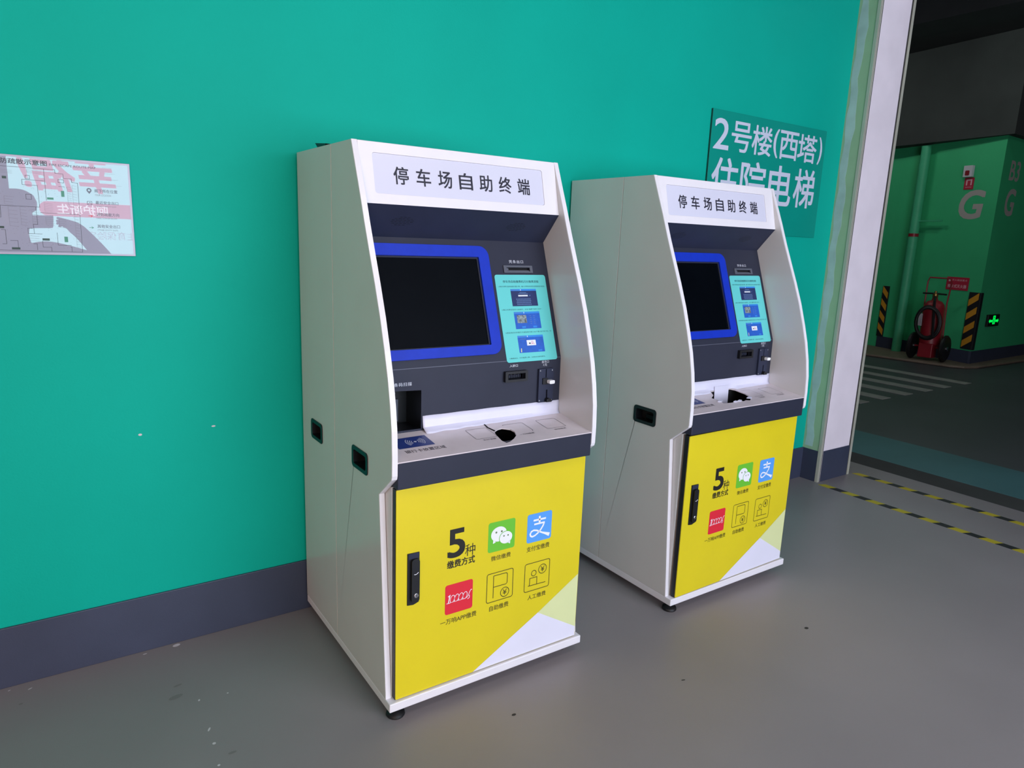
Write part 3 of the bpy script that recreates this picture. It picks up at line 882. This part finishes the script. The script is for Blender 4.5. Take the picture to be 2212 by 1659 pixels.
    yen(ic, 0.5678, 0.2962, 0.0165, wd, e, 'ink_brown', F)
    ic.build('payment_icon', dr)
    # swing-handle lock
    lk = MB().prism([(0.0590, 0.303), (0.0785, 0.3005), (0.0880, 0.3035), (0.0975, 0.307), (0.0982, 0.4690), (0.0590, 0.4700)], fz, fz + 0.003, 'black', F)
    lk.prism(rrect(0.0690, 0.312, 0.0955, 0.452, 0.010), fz + 0.003, fz + 0.012, 'black', F)
    lk.prism([(0.061, 0.452), (0.097, 0.452), (0.097, 0.4685), (0.061, 0.4685)], fz + 0.002, fz + 0.0045, 'charcoal_dark', F)
    lk.stroke([(0.0765, 0.411), (0.0765, 0.431), (0.081, 0.431), (0.0905, 0.414), (0.084, 0.4225), (0.0815, 0.411), (0.0765, 0.411)], 0.0008, fz + 0.0124, 'charcoal', F)
    lk.stroke([(0.0765, 0.4045), (0.081, 0.4035), (0.086, 0.405), (0.0905, 0.409)], 0.0018, fz + 0.0126, 'icon_white', F)
    lk.lathe([(0.0076, 0), (0.0076, 0.0015), (0.006, 0.0025)], F(0.0838, 0.3345, fz + 0.012), F.n, 'chrome', 18)
    lk.box((0.0838, 0.330, fz + 0.0145), (0.0858, 0.339, fz + 0.0152), 'cavity', F)
    lk.build('swing_handle', dr, bevel=0.0008)
    return k


k1 = kiosk((-0.2006, -0.0193, 0), -0.0027, 'parking payment kiosk beside the wall map, shelf torn open only at its middle', 0)
k2 = kiosk((1.0307, -0.0113, 0), -0.0009, 'parking payment kiosk nearer the garage opening, paper flap hanging in its torn shelf', 1)

# ------------------------------------------------------------------ green wall sign
sg = empty('direction_sign', (1.917, 0, 1.547))
tag(sg, 'green wall sign with two rows of white Chinese lettering above the farther kiosk', 'sign')
F = Fr((-1.917, 0, -1.547), (1, 0, 0), (0, 0, 1))
MB().prism([(1.917, 1.547), (2.917, 1.547), (2.917, 2.156), (1.917, 2.156)], 0.001, 0.012, 'sign_green', F, mside='sign_edge').build('sign_board', sg, bevel=0.001)
tx = MB()
for ch, a, b in (('2', 1.940, 2.056), ('号', 2.077, 2.237), ('楼', 2.246, 2.414), ('(', 2.431, 2.473), ('西', 2.486, 2.652), ('塔', 2.655, 2.832), (')', 2.852, 2.886)):
    tx.text(ch, a, 1.966, b, 2.114, 0.0128, 'sign_text', F, bold=0.012)
for ch, a, b in (('住', 1.950, 2.156), ('院', 2.180, 2.392), ('电', 2.425, 2.632), ('梯', 2.660, 2.856)):
    tx.text(ch, a, 1.714, b, 1.925, 0.0128, 'sign_text', F, bold=0.012)
tx.build('sign_lettering', sg)

# ------------------------------------------------------------------ escape route map
mp = empty('escape_map', (-1.0, 0, 1.37))
tag(mp, 'glossy fire escape route map mounted on the green wall', 'sign')
F = Fr((1.0, 0, -1.37), (1, 0, 0), (0, 0, 1))
X0, X1, Z0, Z1 = -1.215, -0.716, 1.3705, 1.6505
MB().box((X0, Z0, 0.001), (X1, Z1, 0.008), 'map_edge', F).build('map_board', mp, bevel=0.001)
sheet = MB().prism([(X0 + 0.006, Z0 + 0.006), (X1 - 0.006, Z0 + 0.006), (X1 - 0.006, Z1 - 0.006), (X0 + 0.006, Z1 - 0.006)], 0.0075, 0.0084, 'map_sheet', F).build('map_sheet', mp)
n = 0.0087
MB().text('消防疏散示意图', -1.0605, 1.6255, -0.930, 1.6400, n, 'map_ink', F, bold=0.02).build('map_lettering', mp)
MB().text('FIRE ESCAPE ROUTE MAP', -0.924, 1.6272, -0.807, 1.6335, n, 'map_ink', F).build('map_lettering', mp)
for z0, zh, za, a, b in ((1.5590, 1.5545, 1.5490, '阁下所在位置', 'YOUR LOCATION'), (1.5245, 1.5205, 1.5165, '最近安全出口', 'NEAREST SAFETY EXIT'), (1.4895, 1.4855, 1.4812, '消防疏散方向', 'DIRECTION OF ESCAPE'), (1.4545, 1.4500, 1.4460, '其他安全出口', 'OTHER SAFETY EXITS')):
    MB().text(a, -0.8145, z0, -0.7540, z0 + 0.0100, n, 'map_grey', F, bold=0.01).build('map_lettering', mp)
    MB().text(b, -0.8150, za, -0.7640 + (0.004 if len(b) > 14 else -0.008), zh, n, 'map_thin', F).build('map_lettering', mp)
sy = MB()
sy.prism(ell(-0.829, 1.5645, 0.0066, n=16), n, n + 0.0001, 'map_grey', F, holes=[ell(-0.829, 1.5645, 0.003, n=10)])
sy.flat([(-0.8345, 1.561), (-0.8235, 1.561), (-0.829, 1.554)], n, 'map_grey', F)
sy.build('map_symbol', mp)
sy = MB()
sy.stroke(rrect(-0.836, 1.522, -0.824, 1.532, 0.0005, 1), 0.0012, n, 'map_grey', F, closed=True)
sy.stroke([(-0.834, 1.524), (-0.829, 1.529), (-0.826, 1.524)], 0.0012, n, 'map_grey', F)
sy.build('map_symbol', mp)
sy = MB()
sy.stroke([(-0.836, 1.4545), (-0.826, 1.4545)], 0.0013, n, 'map_green', F)
sy.stroke([(-0.830, 1.4575), (-0.825, 1.4545), (-0.830, 1.4515)], 0.0013, n, 'map_green', F)
sy.build('map_symbol', mp)
sy = MB()
sy.stroke([(-0.836, 1.489), (-0.826, 1.489)], 0.0013, n, 'icon_red', F)
sy.stroke([(-0.830, 1.492), (-0.825, 1.489), (-0.830, 1.486)], 0.0013, n, 'icon_red', F)
sy.build('map_symbol', mp)
pl = MB()
lw = 0.0010
pl.stroke([(-1.20, 1.618), (-0.938, 1.617), (-0.912, 1.617), (-0.912, 1.607), (-0.892, 1.6065), (-0.892, 1.594), (-0.872, 1.594), (-0.872, 1.584), (-0.857, 1.583), (-0.859, 1.380), (-1.20, 1.384)], lw, n, 'map_ink', F)
for a in ([(-0.939, 1.617), (-0.939, 1.528)], [(-0.994, 1.584), (-0.940, 1.583)], [(-0.994, 1.584), (-0.994, 1.569), (-0.958, 1.569), (-0.957, 1.508)], [(-1.20, 1.509), (-0.956, 1.508)], [(-0.967, 1.508), (-0.966, 1.458), (-0.977, 1.458), (-0.976, 1.431)], [(-0.957, 1.492), (-0.860, 1.491)], [(-1.051, 1.509), (-1.052, 1.475), (-1.06, 1.475)], [(-0.990, 1.431), (-0.957, 1.431)], [(-0.985, 1.596), (-0.975, 1.596), (-0.975, 1.586), (-0.985, 1.586), (-0.985, 1.596)], [(-0.920, 1.436), (-0.920, 1.400), (-0.886, 1.400)], [(-0.958, 1.411), (-0.958, 1.393), (-0.937, 1.393), (-0.937, 1.381)], [(-1.055, 1.44), (-1.045, 1.44), (-1.045, 1.400), (-1.055, 1.400)], [(-0.991, 1.431), (-0.991, 1.446), (-0.979, 1.446)], [(-1.036, 1.41), (-1.018, 1.41), (-1.018, 1.39)], [(-0.981, 1.402), (-0.972, 1.402), (-0.972, 1.384)], [(-0.889, 1.395), (-0.886, 1.395), (-0.886, 1.381)], [(-0.988, 1.543), (-0.975, 1.543), (-0.975, 1.529), (-0.988, 1.529), (-0.988, 1.543)], [(-0.906, 1.590), (-0.892, 1.590), (-0.892, 1.581), (-0.906, 1.581), (-0.906, 1.590)], [(-0.906, 1.570), (-0.892, 1.570)]):
    pl.stroke(a, lw, n, 'map_ink', F)
rnd = random.Random(3)
for (xa, xb, zt, zb, m_) in ((-1.033, -1.012, 1.507, 1.452, 5), (-1.005, -0.990, 1.507, 1.455, 6), (-0.945, -0.924, 1.480, 1.458, 4), (-0.912, -0.895, 1.475, 1.452, 4), (-0.872, -0.861, 1.575, 1.395, 22), (-0.945, -0.925, 1.520, 1.496, 5), (-0.977, -0.962, 1.500, 1.46, 6), (-0.885, -0.875, 1.570, 1.52, 8), (-1.045, -1.015, 1.608, 1.600, 2), (-0.980, -0.945, 1.612, 1.604, 2), (-0.99, -0.965, 1.425, 1.405, 3), (-1.04, -1.02, 1.535, 1.512, 3), (-1.12, -1.07, 1.60, 1.41, 18), (-1.19, -1.14, 1.60, 1.41, 18)):
    for j in range(m_ + 1):
        z = zt + (zb - zt) * j / m_
        pl.stroke([(xa, z), (xb, z - 0.0015)], 0.0005, n, 'map_thin', F)
    pl.stroke([(xa, zt), (xa, zb)], 0.0005, n, 'map_thin', F)
for j in range(130):
    x = rnd.uniform(-1.05, -0.865)
    z = rnd.uniform(1.39, 1.57)
    pl.flat([(x, z), (x + 0.0011, z), (x + 0.0011, z + 0.0011), (x, z + 0.0011)], n, 'map_thin', F)
for j in range(7):
    z = 1.633 - j * 0.0085
    pl.stroke([(-0.790 + 0.002 * j, z), (-0.765 + 0.004 * j, z)], 0.0004, n, 'map_thin', F) if j % 2 == 0 else None
pl.build('floor_plan', mp)
for (a, t, b, bt, c) in ((-0.901, 1.558, -0.893, 1.541, 'map_green'), (-0.937, 1.537, -0.921, 1.531, 'map_green'), (-0.903, 1.425, -0.894, 1.409, 'map_green'), (-0.958, 1.4185, -0.940, 1.412, 'map_dark'), (-1.034, 1.3905, -1.014, 1.3845, 'map_dark'), (-1.040, 1.590, -1.030, 1.583, 'map_dark'), (-1.060, 1.450, -1.047, 1.444, 'map_dark')):
    MB().flat([(a, bt), (b, bt), (b, t), (a, t)], n, c, F).build('stair_block', mp)

# ------------------------------------------------------------------ hazard tape on the threshold
def tape(x, y0, y1, label):
    t = empty('hazard_tape', (x, y0, 0))
    tag(t, label, 'tape', 'striped tapes on the threshold')
    L, wd, sl = 0.078, 0.024, 0.022
    y = 0.0
    i = 0
    while y0 - y > y1:
        F = Fr((0, 0, 0), (0, -1, 0), (1, 0, 0))
        a = y
        b = min(y + L, y0 - y1)
        MB().prism([(a, -wd), (b, -wd), (b + sl, wd), (a + sl, wd)], 0.0003, 0.0015, 'tape_yellow' if i % 2 == 0 else 'tape_black', F).build('yellow_stripe' if i % 2 == 0 else 'black_stripe', t)
        y += L
        i += 1
    return t


tape(3.09, -0.16, -2.6, 'yellow and black floor tape on the lobby side of the threshold')
tape(3.52, -0.14, -2.6, 'yellow and black floor tape on the garage side of the threshold')

# ------------------------------------------------------------------ garage beyond the opening
gb_ = struct(MB().prism([(9.95, 3.2), (9.58, 1.70), (13.0, 1.78), (13.0, 4.5), (10.2, 4.5)], 0.0, 3.03, 'garage_green').build('wall_garage'), 'green painted garage block with a large letter', 'wall')
A = Vector((9.95, 3.2, 0))
B = Vector((9.58, 1.70, 0))
tdir = (B - A).normalized()
GF = Fr(A, tdir, (0, 0, 1))
RD = Vector((3.42, 0.08, 0)).normalized()
GR = Fr(B, RD, (0, 0, 1))
MB().box((0, 0, -0.02), (1.545, 0.20, 0.012), 'skirting', GF).box((-0.012, 0, -0.02), (3.4, 0.20, 0.012), 'skirting', GR).build('baseboard_garage')
struct(bpy.data.objects['baseboard_garage'], 'dark skirting around the green garage block', 'baseboard')
struct(MB().prism([(9.0, 4.5), (8.98, 2.75), (9.12, 1.75), (9.22, 1.60), (9.45, 1.52), (13.0, 1.46), (13.0, 4.5)], 0.0, 0.03, 'kerb').build('kerb', bevel=0.01), 'low brown concrete kerb round the green block', 'kerb')
MB().text('G', 1.030, 1.985, 1.365, 2.350, 0.002, 'garage_white', GF, bold=0.03, shear=0.12).build('block_letter', gb_)
MB().text('B3', 0.24, 2.49, 0.56, 2.74, 0.002, 'garage_white', GR, bold=0.02, shear=0.05).text('G', 0.27, 2.04, 0.56, 2.38, 0.002, 'garage_white', GR, bold=0.03, shear=0.12).build('level_lettering', gb_)
# dark beam on top of the block, garage ceiling and distant walls
struct(MB().prism([(9.9, 4.6), (9.50, 1.60), (13.2, 1.66), (13.2, 4.6)], 3.03, 4.3, 'concrete_dark').build('beam_garage'), 'dark concrete beam above the green block', 'beam')
struct(MB().box((XP + WP, -9, 4.3), (22, 9, 4.5), 'concrete_dark').build('ceiling_garage'), 'dark garage ceiling', 'ceiling')
struct(MB().box((6.6, -9, 3.75), (7.1, 9, 4.3), 'concrete_dark').build('beam_garage_near'), 'dark concrete beam crossing the garage ceiling', 'beam')
struct(MB().box((XP + WP, 7.0, 0), (22, 7.2, 4.3), 'concrete_dark').build('wall_garage_left'), 'dark far wall at the left of the garage', 'wall')
struct(MB().box((20, -9, 0), (20.2, 9, 4.3), 'concrete_dark').build('wall_garage_far'), 'dark wall at the far end of the garage', 'wall')
struct(MB().box((XP + WP, -9, 0), (22, -8.8, 4.3), 'concrete_dark').build('wall_garage_right'), 'dark wall at the right of the garage', 'wall')

# corner guards
def guard(F, u0, u1, z0, z1, n, flip, label, F2=None, u2=0.0):
    g = empty('corner_guard', F(u0, 0, 0))
    tag(g, label, 'corner guard', 'striped corner guards of the green block')
    off = -g.location

    def sub(Fr_):
        return Fr(Fr_.o + off, Fr_.u, Fr_.v)
    Fa = sub(F)
    mb = MB().box((u0, z0, 0.0), (u1, z1, 0.02), 'tape_black', Fa)
    if F2:
        mb.box((-0.02, z0, 0.0), (u2, z1, 0.02), 'tape_black', sub(F2))
    mb.build('rubber_strip', g)
    h = (z1 - z0) / 4.15
    for i in range(4):
        z = z0 + 0.02 + i * h
        s = -0.10 if flip else 0.10
        wu = u1 - u0
        q = [(u0 + 0.006, z + (0.10 if flip else 0.0)), (u1 - 0.004, z + (0.0 if flip else 0.10)), (u1 - 0.004, z + (0.0 if flip else 0.10) + h * 0.5), (u0 + 0.006, z + (0.10 if flip else 0.0) + h * 0.5)]
        MB().prism(q, 0.02, 0.022, 'hazard_yellow', Fa).build('yellow_band', g)
    return g


mat('hazard_yellow', rgb(214, 150, 44), 0.5, var=0.06)
guard(GF, -0.01, 0.10, 0.20, 0.98, 0.02, True, 'black and yellow corner guard at the far left edge of the green block')
guard(GF, 1.40, 1.545, 0.22, 1.0, 0.02, False, 'black and yellow corner guard on the corner right of the red extinguisher', GR, 0.05)

# pipe on the block
pp = empty('drain_pipe', GF(0.445, 0, 0.09))
tag(pp, 'green painted vertical pipe with a red band on the garage block', 'pipe')
MB().lathe([(0.065, 0.03), (0.065, 3.0)], (0, 0, 0), (0, 0, 1), 'garage_pipe', 18).build('pipe_tube', pp, smooth=True)
MB().lathe([(0.068, 1.73), (0.068, 1.775)], (0, 0, 0), (0, 0, 1), 'fire_red', 18).build('red_band', pp, smooth=True)
br = MB()
br.box((-0.07, 1.945, -0.02), (0.42, 1.965, 0.015), 'garage_pipe', Fr((0, 0, 0), tdir, (0, 0, 1)))
br.build('pipe_bracket', pp)

# alarm unit and small red sign
al = empty('alarm_box', GF(1.10, 2.535, 0.002))
tag(al, 'small white fire alarm box with a red window above the big letter', 'alarm')
Fl = Fr((0, 0, 0), tdir, (0, 0, 1))
MB().box((-0.062, 0.0, 0), (0.062, 0.15, 0.05), 'label_white', Fl).build('alarm_case', al, bevel=0.004)
MB().prism(rrect(-0.03, 0.02, 0.03, 0.085, 0.012), 0.05, 0.054, 'fire_red', Fl).build('alarm_window', al)
rs = empty('alarm_sign', GF(1.115, 2.372, 0.002))
tag(rs, 'small red square sign directly below the white alarm box', 'sign')
MB().box((-0.068, 0.0, 0), (0.068, 0.155, 0.006), 'fire_red_plate', Fl).build('sign_plate', rs)
MB().stroke([(-0.032, 0.055), (-0.032, 0.125), (0.032, 0.125), (0.032, 0.055)], 0.018, 0.0065, 'plate_text', Fl).stroke([(-0.045, 0.03), (0.045, 0.03)], 0.005, 0.0065, 'plate_text', Fl).build('sign_symbol', rs)
# red plate above the extinguisher
rp = empty('extinguisher_sign', GF(1.19, 1.01, 0.002))
tag(rp, 'red rectangular plate with white lettering above the wheeled extinguisher', 'sign')
MB().box((-0.165, 0.0, 0), (0.165, 0.178, 0.006), 'fire_red_plate', Fl).build('sign_plate', rp, bevel=0.001)
t_ = MB()
t_.text('推车式灭火器', -0.14, 0.03, 0.14, 0.078, 0.0066, 'plate_text', Fl, bold=0.01)
t_.text('灭火器放置点', -0.085, 0.125, 0.14, 0.150, 0.0066, 'plate_text', Fl)
t_.flat(rrect(-0.135, 0.115, -0.105, 0.158, 0.004), 0.0066, 'plate_text', Fl)
t_.build('sign_lettering', rp)

# exit lamp
ex = empty('exit_lamp', GR(0.50, 0.53, 0.002))
tag(ex, 'green glowing exit lamp low on the garage block', 'exit lamp')
Fx = Fr((0, 0, 0), RD, (0, 0, 1))
MB().box((-0.19, 0.0, 0), (0.19, 0.165, 0.03), 'black', Fx).build('lamp_case', ex, bevel=0.003)
gl = MB()
gl.flat([(-0.035, 0.03), (0.045, 0.03), (0.045, 0.15), (-0.035, 0.15)], 0.0305, 'exit_glow', Fx)
gl.flat([(-0.045, 0.060), (-0.13, 0.060), (-0.13, 0.045), (-0.165, 0.078), (-0.13, 0.108), (-0.13, 0.092), (-0.045, 0.092)], 0.0305, 'exit_glow', Fx)
gl.flat([(0.055, 0.060), (0.13, 0.060), (0.13, 0.045), (0.165, 0.078), (0.13, 0.108), (0.13, 0.092), (0.055, 0.092)], 0.0305, 'exit_glow', Fx)
gl.flat(ell(0.008, 0.128, 0.012, n=10), 0.0308, 'black', Fx)
gl.stroke([(0.010, 0.112), (-0.002, 0.085), (0.015, 0.06), (0.002, 0.036)], 0.012, 0.0308, 'black', Fx)
gl.stroke([(-0.002, 0.085), (-0.020, 0.05)], 0.010, 0.0308, 'black', Fx)
gl.build('exit_symbol', ex)

# wheeled extinguisher
fx = empty('wheeled_extinguisher', (9.30, 2.13, 0.03))
tag(fx, 'red wheeled fire extinguisher with coiled black hose beside the green block', 'fire extinguisher')
fd = Vector((-1, -0.12, 0)).normalized()       # towards the driveway
sd_ = Vector((-fd.y, fd.x, 0))                  # to its left
lean = Vector((0.03, 0.05, 0.99)).normalized()
c0 = Vector((0.05, 0.01, 0.17))
MB().lathe([(0.02, 0.0), (0.10, 0.015), (0.135, 0.05), (0.135, 0.55), (0.125, 0.60), (0.09, 0.645), (0.04, 0.665), (0.03, 0.70)], c0, lean, 'fire_red', 24).build('cylinder', fx, smooth=True)
top = c0 + lean * 0.70
MB().lathe([(0.035, 0), (0.035, 0.05), (0.015, 0.06), (0.015, 0.09)], top, lean, 'brass', 12).tube([top + lean * 0.05 - sd_ * 0.16, top + lean * 0.055, top + lean * 0.05 + sd_ * 0.14], 0.012, 'black').build('valve', fx, smooth=True)
for s in (-1, 1):
    c = sd_ * (0.205 * s) + Vector((0, 0, 0.185))
    wh = MB().lathe([(0.125, -0.022), (0.165, -0.028), (0.185, -0.012), (0.185, 0.012), (0.165, 0.028), (0.125, 0.022)], c, sd_, 'rubber', 28).build('tyre', fx, smooth=True)
    MB().lathe([(0.13, -0.008), (0.13, 0.008)], c, sd_, 'steel', 24).lathe([(0.03, -0.036), (0.03, 0.036)], c, sd_, 'chrome', 12).build('wheel_rim', fx, smooth=True)
MB().tube([sd_ * -0.24 + Vector((0, 0, 0.185)), sd_ * 0.24 + Vector((0, 0, 0.185))], 0.012, 'fire_red').build('axle', fx)
fb = Vector((0.11, 0.03, 0.10))
h1 = fb + lean * 0.98
MB().tube([fb + sd_ * 0.15, fb + sd_ * 0.15 + lean * 0.7, h1 + sd_ * 0.18, h1 + sd_ * 0.16 + lean * 0.06, h1 - sd_ * 0.10 + lean * 0.06, h1 - sd_ * 0.12, fb - sd_ * 0.13 + lean * 0.7, fb - sd_ * 0.13], 0.011, 'fire_red').build('handle_frame', fx, smooth=True)
MB().box((-0.11, -0.09, -0.10), (0.03, 0.09, 0.10), 'fire_red', Fr(Vector((0.02, 0, 0.14)), (1, 0, 0), sd_)).build('chassis', fx, bevel=0.01)
hc = c0 + lean * 0.36 + fd * 0.16
hs = MB()
pts = []
for i in range(70):
    a = i / 69 * 2 * math.pi * 2.6 + 1.5
    r = 0.165 + 0.012 * math.sin(a * 0.37)
    pts.append(hc + sd_ * (r * 0.92 * math.cos(a)) + lean * (r * 1.3 * math.sin(a)) + fd * (0.02 * i / 69))
pts += [hc + sd_ * 0.05 + lean * 0.30, top + lean * 0.02]
hs.tube(pts, 0.017, 'rubber', 7)
hs.build('hose', fx, smooth=True)
lb = Fr(c0 + lean * 0.30 - sd_ * 0.10 + fd * 0.105, (sd_ * -0.8 + fd * -0.5), lean)
MB().box((0.0, 0, 0), (0.07, 0.17, 0.004), 'label_white', lb).build('label_card', fx)

# small lamp glint far behind, and unseen ceiling lamps added to brighten the garage
for x, y, lab in ((9.5, -2.0, 'unseen tube lamp added on the garage ceiling, nearest the camera'), (7.9, 1.5, 'unseen middle tube lamp added on the garage ceiling'), (7.9, 4.2, 'unseen tube lamp added on the garage ceiling, farthest to the left')):
    l = empty('garage_fill_lamp', (x, y, 4.25))
    tag(l, lab, 'lamp', 'added garage fill lamps')
    MB().box((-0.05, -0.6, 0.0), (0.05, 0.6, 0.05), 'white_wall').build('lamp_housing', l)
    MB().box((-0.035, -0.58, -0.035), (0.035, 0.58, 0.0), 'garage_glow').build('lamp_tube', l, bevel=0.005)
l = empty('wall_lamp', (17.12, 7.0, 2.28))
tag(l, 'tiny bright lamp far back left of the green block', 'lamp')
MB().box((-0.12, -0.05, 0.0), (0.12, 0.0, 0.09), 'white_wall').build('lamp_housing', l)
MB().box((-0.10, -0.065, 0.012), (0.10, -0.05, 0.078), 'garage_glow').build('lamp_tube', l, bevel=0.005)

# ------------------------------------------------------------------ marks on the floor
for (x, y, a, b, r, m_) in ((-0.677, -0.025, 0.013, 0.009, 0.2, 'speck'), (-0.778, -0.027, 0.007, 0.003, 0.1, 'speck'), (-0.454, 0.006, 0.006, 0.003, 0.2, 'speck'), (-1.109, -0.05, 0.007, 0.0025, 0.5, 'speck'), (-1.164, -0.028, 0.004, 0.002, 0.5, 'speck'), (-0.669, -0.54, 0.003, 0.009, -0.5, 'speck'), (-0.669, -0.609, 0.005, 0.005, -0.3, 'speck'), (-0.668, -0.384, 0.003, 0.005, -0.3, 'speck'), (-0.584, -0.393, 0.003, 0.003, 0, 'speck'), (-0.676, -0.705, 0.004, 0.004, 0, 'speck'), (-0.712, -0.271, 0.014, 0.005, 0.2, 'stain'), (-0.727, -0.33, 0.022, 0.01, 0.2, 'stain'), (-1.133, -0.123, 0.006, 0.004, 0, 'stain'), (-0.633, -0.674, 0.012, 0.005, 0, 'stain'), (0.148, -0.961, 0.008, 0.005, 0, 'stain_dark'), (1.434, -1.144, 0.01, 0.007, 0, 'stain_dark'), (0.75, -1.119, 0.008, 0.003, -0.3, 'stain_dark')):
    ca, sa = math.cos(r), math.sin(r)
    pts = [(x + px * ca - py * sa, y + px * sa + py * ca) for px, py in ell(0, 0, a, b, 10)]
    MB().flat(pts, 0.0006, m_, XYZ).build('paint_fleck' if m_ == 'speck' else 'scuff_mark', floor)

# ------------------------------------------------------------------ the photographer (seen only mirrored in the glossy map)
def photographer():
    root = empty('person', (-1.06, -2.90, 0))
    tag(root, 'person in dark clothes holding up a phone, seen mirrored in the glossy map', 'person')
    V, E, Rr = [], [], []

    def v(p, r, parent=None):
        V.append((p[0] + 1.06, p[1] + 2.90, p[2]))
        Rr.append(r)
        if parent is not None:
            E.append((parent, len(V) - 1))
        return len(V) - 1
    pel = v((-1.06, -2.90, 0.84), (0.145, 0.115))
    wa = v((-1.06, -2.89, 1.00), (0.130, 0.100), pel)
    ch = v((-1.06, -2.88, 1.20), (0.150, 0.110), wa)
    nk = v((-1.05, -2.87, 1.345), (0.060, 0.060), ch)
    nk2 = v((-1.04, -2.84, 1.41), (0.052, 0.055), nk)
    jw = v((-1.035, -2.80, 1.465), (0.066, 0.075), nk2)
    hd = v((-1.035, -2.80, 1.545), (0.078, 0.094), jw)
    tp = v((-1.035, -2.81, 1.61), (0.050, 0.060), hd)
    for sx in (-1, 1):
        sh = v((-1.06 + sx * 0.165, -2.87, 1.30), (0.062, 0.058), ch)
        if sx > 0:
            el = v((-0.56, -2.72, 1.20), (0.060, 0.060), sh)
            wr = v((-0.725, -2.625, 1.410), (0.044, 0.044), el)
            pm = v((-0.785, -2.600, 1.462), (0.044, 0.024), wr)
            ends = [(-0.845, -2.580, 1.490), (-0.850, -2.575, 1.472), (-0.850, -2.572, 1.455), (-0.840, -2.572, 1.438)]
            th = (-0.815, -2.600, 1.435)
        else:
            el = v((-1.40, -2.74, 1.16), (0.042, 0.042), sh)
            wr = v((-1.135, -2.575, 1.385), (0.027, 0.027), el)
            pm = v((-1.085, -2.545, 1.425), (0.036, 0.018), wr)
            ends = [(-1.052, -2.535, 1.478), (-1.046, -2.532, 1.462), (-1.044, -2.532, 1.445), (-1.048, -2.534, 1.428)]
            th = (-1.050, -2.555, 1.400)
        pv = Vector(V[pm]) - Vector((1.06, 2.90, 0))
        for e in ends + [th]:
            ev = Vector(e)
            m1 = pv.lerp(ev, 0.55) + Vector((0, 0.006, 0.004))
            k1 = v(m1, (0.0095, 0.0095), pm)
            v(ev, (0.0075, 0.0075), k1)
        hp = v((-1.06 + sx * 0.095, -2.90, 0.78), (0.088, 0.088), pel)
        kn = v((-1.06 + sx * 0.110, -2.885, 0.45), (0.056, 0.058), hp)
        an = v((-1.06 + sx * 0.120, -2.91, 0.095), (0.036, 0.040), kn)
        hl = v((-1.06 + sx * 0.122, -2.90, 0.045), (0.040, 0.038), an)
        v((-1.06 + sx * 0.135, -2.76, 0.034), (0.042, 0.026), hl)
    me = bpy.data.meshes.new('body')
    me.from_pydata(V, E, [])
    o = bpy.data.objects.new('body', me)
    COL.objects.link(o)
    sk = o.modifiers.new('skin', 'SKIN')
    for i, r in enumerate(Rr):
        me.skin_vertices[0].data[i].radius = r
        me.skin_vertices[0].data[i].use_root = (i == 0)
    o.modifiers.new('sub', 'SUBSURF').levels = 2
    dg = bpy.context.evaluated_depsgraph_get()
    dg.update()
    m2 = bpy.data.meshes.new_from_object(o.evaluated_get(dg))
    bpy.data.objects.remove(o)
    for n_ in ('cloth_dark', 'trousers', 'skin', 'rubber'):
        m2.materials.append(M[n_])
    for p in m2.polygons:
        c = p.center
        p.use_smooth = True
        hand = (c.y > 0.29 and c.z > 1.36 and (c.x > 0.27 or c.x < -0.015) and abs(c.x) < 0.36)
        p.material_index = 2 if (c.z > 1.375 and abs(c.x) < 0.14 and c.y < 0.24) or hand else 3 if c.z < 0.085 else 1 if c.z < 0.86 else 0
    b = bpy.data.objects.new('body', m2)
    COL.objects.link(b)
    b.parent = root
    # hair cap, nose, eyes
    hr = MB()
    hr.lathe([(0.070, -0.035), (0.100, -0.01), (0.104, 0.03), (0.090, 0.070), (0.055, 0.095), (0.01, 0.104)], (0.025, 0.085, 1.548), (0, -0.25, 1), 'hair', 20)
    hr.build('hair', root, smooth=True)
    f = MB().lathe([(0.012, 0), (0.008, 0.025), (0.002, 0.03)], (0.025, 0.185, 1.520), (0, 1, -0.25), 'skin', 10)
    f.lathe([(0.022, 0), (0.022, 0.004)], (0.025, 0.182, 1.478), (0, 1, 0), 'skin', 10)
    f.build('nose_and_mouth', root, smooth=True)
    for ex_ in (-0.008, 0.058):
        MB().lathe([(0.011, 0), (0.008, 0.006), (0.002, 0.008)], (ex_, 0.180, 1.548), (0, 1, 0), 'hair', 10).build('eye', root, smooth=True)
    # phone, just behind the viewpoint
    ph = empty('phone', CAMPOS - CF * 0.014)
    tag(ph, 'dark phone held sideways by the person mirrored in the map', 'phone')
    PF = Fr((0, 0, 0), CR, -CD)
    MB().prism(rrect(-0.025, -0.050, 0.165, 0.025, 0.010), -0.003, 0.005, 'black_gloss', Fr(Vector((0, 0, 0)), CR, -CD)).build('phone_body', ph, bevel=0.001)
    return root


photographer()
